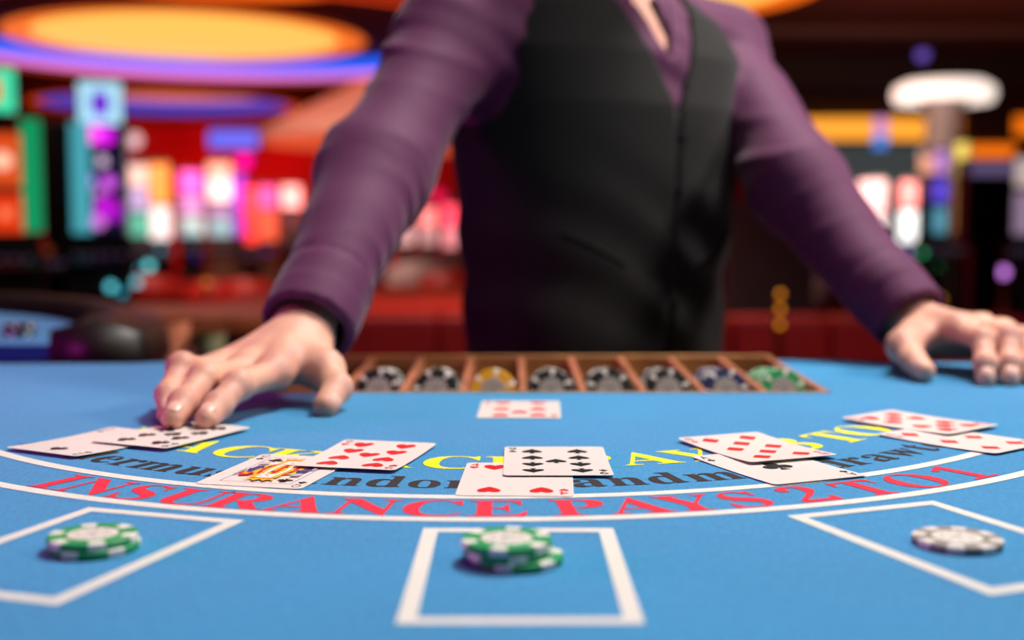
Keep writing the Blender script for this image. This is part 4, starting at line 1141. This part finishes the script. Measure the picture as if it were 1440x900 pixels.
M_whitec = mat('stool_white', 'c9b4b0', .5, var=.1)
stool('red stool under the teal lit buttons', 216, 384, 9.2, M_redc)
stool('red stool in the gap between far machines', 300, 392, 10, M_redc)
stool('dull red stool half behind the purple sleeve', 352, 390, 9.6, M_redc)
stool('white stool seen between arm and waistcoat', 592, 366, 9.2, M_whitec, M_whitec)
stool('white backed stool touching the edge of the waistcoat', 640, 378, 8.8, M_whitec, M_redc)
stool('white stool seen past the left forearm of the dealer', 1145, 384, 9.4, M_whitec)
# brass rope posts with amber lamps
for lb, px, Y, ys in (('brass post with three amber lamps right of the waistcoat', 1098, 3.9, (413, 434, 456)), ('brass post with an amber lamp by the far wrist', 1325, 5.6, (420,)), ('brass post with a dull amber lamp left of the sleeve', 290, 5.2, (397,))):
    t = thing('rope_post', lb, 'post', (Xp(px, Y), Y, 0))
    zt = Zp(ys[0], Y)
    lathe('foot', [(0, 0), (.16, 0), (.16, .015), (.03, .05), (0, .05)], M_brass, t, 24)
    tube('post', [(0, 0, .03), (0, 0, zt)], .012, M_brass, t, 10)
    for y_ in ys:
        rr = 4.5/F*Y
        lathe('amber_lamp', [(0, -rr), (rr*.8, -rr*.6), (rr, 0), (rr*.8, rr*.6), (0, rr)], glow('lamp_amber' if Y < 4.5 else 'lamp_amber_dim', 'e08a20', 1.5 if Y < 4.5 else .9), t, 14, (0, -.012, Zp(y_, Y)))
# neighbouring table on the left
t = thing('blackjack_table', 'second blackjack table with a black armrest, cut by the left edge', 'gaming table', (-1.17, 1.95, .035))
R2 = .62; NC = (0, -.50)
pts = [(R2*math.cos(a), NC[1]+R2*math.sin(a)) for a in [PI*i/40 for i in range(41)]]
slab('felt_top', [(p[0], p[1]) for p in pts], .945, .965, M_felt, t)
V = []; Fc = []; pr = [(R2-.005, .93), (R2, .985), (R2+.05, .995), (R2+.10, .980), (R2+.11, .94), (R2+.08, .91)]; k = len(pr)
for i in range(49):
    a = -.03+(PI+.06)*i/48
    for r, z in pr: V.append((r*math.cos(a), NC[1]+r*math.sin(a), z))
for i in range(48):
    for q in range(k): Fc.append((i*k+q, i*k+(q+1) % k, (i+1)*k+(q+1) % k, (i+1)*k+q))
Fc += [tuple(range(k))[::-1], tuple(range(48*k, 49*k))]
link('armrest', mk('armrest', V, Fc, mat('second_leather', '1c1212', .45, var=.15, vscale=8), True), t)
slab('apron', [(p[0]*.9, NC[1]+(p[1]-NC[1])*.9) for p in pts], .80, .944, M_dwood, t)
for sx in (-.3, .3): lathe('table_leg', [(0, -.035), (.16, -.035), (.16, .03), (.06, .1), (.05, .6), (.1, .80), (0, .80)], M_dwood, t, 20, (sx, -.22, 0))
# wooden bar rail and a dark side table with small things
Y = 3.0
t = thing('bar_counter', 'long brown wooden bar rail in front of the far machines', 'counter', (Xp(175, Y), Y, 0)); hw = 205/F*Y
box('counter_top', -hw, hw, -.05, .45, Zp(468, Y), Zp(444, Y), M_wood3, t, .012); box('counter_front', -hw+.03, hw-.03, .0, .40, .08, Zp(468, Y), M_black, t)
box('plinth', -hw+.05, hw-.05, .03, .38, 0, .08, M_dark, t)
for i in range(5): box('counter_panel', -hw+.05+i*(2*hw-.1)/5+.01, -hw+.05+(i+1)*(2*hw-.1)/5-.01, -.014, -.0005, .12, Zp(476, Y), M_dwood, t, .004)
Y = 2.15; zt = .905
t = thing('side_table', 'dark low side table behind the hand on the cards', 'table', (Xp(225, Y), Y, 0)); hw = 120/F*Y
box('table_top', -hw, hw, -.18, .2, zt-.03, zt, M_black, t, .006)
for sx in (-1, 1):
    for sy in (-.15, .17): box('leg', sx*(hw-.03)-.015, sx*(hw-.03)+.015, sy-.015, sy+.015, 0, zt-.03, M_black, t)
box('lower_shelf', -hw+.02, hw-.02, -.15, .17, .3, .32, M_black, t)
def cup(label, px, Y, m, h=.075, r=.033):
    t = thing('tumbler', label, 'cup', (Xp(px, Y), Y, zt+.0005))
    lathe('cup_body', [(0, .004), (r*.75, .004), (r*.92, h), (r, h), (r*.8, 0), (0, 0)], m, t, 24)
    lathe('cup_rim', [(r*.93, h), (r*1.03, h+.001), (r*1.03, h+.004), (r*.93, h+.004), (r*.93, h)], M_brass, t, 24)
cup('copper coloured tumbler on the dark side table', 237, 2.05, mat('copper', 'e08a68', .4, metal=.1))
cup('small pinkish tumbler left of the copper one', 205, 2.12, mat('rose', 'b06a6a', .4), .06, .026)
cup('grey green tumbler nearest the sleeve on the side table', 291, 2.04, mat('sage', '8c8c6c', .4), .055, .028)
def stack(label, px, Y, n, kd, group, z):
    for q in range(n):
        if kd not in RK: RK[kd] = rack_chip_mesh(kd)
        c = link('casino_chip', RK[kd], None, (Xp(px, Y)+random.uniform(-.001, .001), Y, z+q*CT), (0, 0, random.uniform(0, 6)))
        tag(c, label, 'casino chip', group)
stack('chip in the low black stack on the second table', 22, 1.56, 5, 'black', 'black chips stacked on the second table', 1.0004)
t = thing('card_shoe', 'dark red card shoe on the side table', 'card shoe', (Xp(140, 2.1), 2.1, zt+.0005), .3)
hexa('shoe_body', [(-.045, -.09, 0), (.045, -.09, 0), (.045, .09, 0), (-.045, .09, 0), (-.045, -.09, .03), (.045, -.09, .03), (.045, .09, .06), (-.045, .09, .06)], mat('shoe_maroon', '4a2630', .4), t)
box('card_mouth', -.03, .03, -.105, -.0895, .002, .012, mat('shoe_mouth', '8a7470', .5), t)
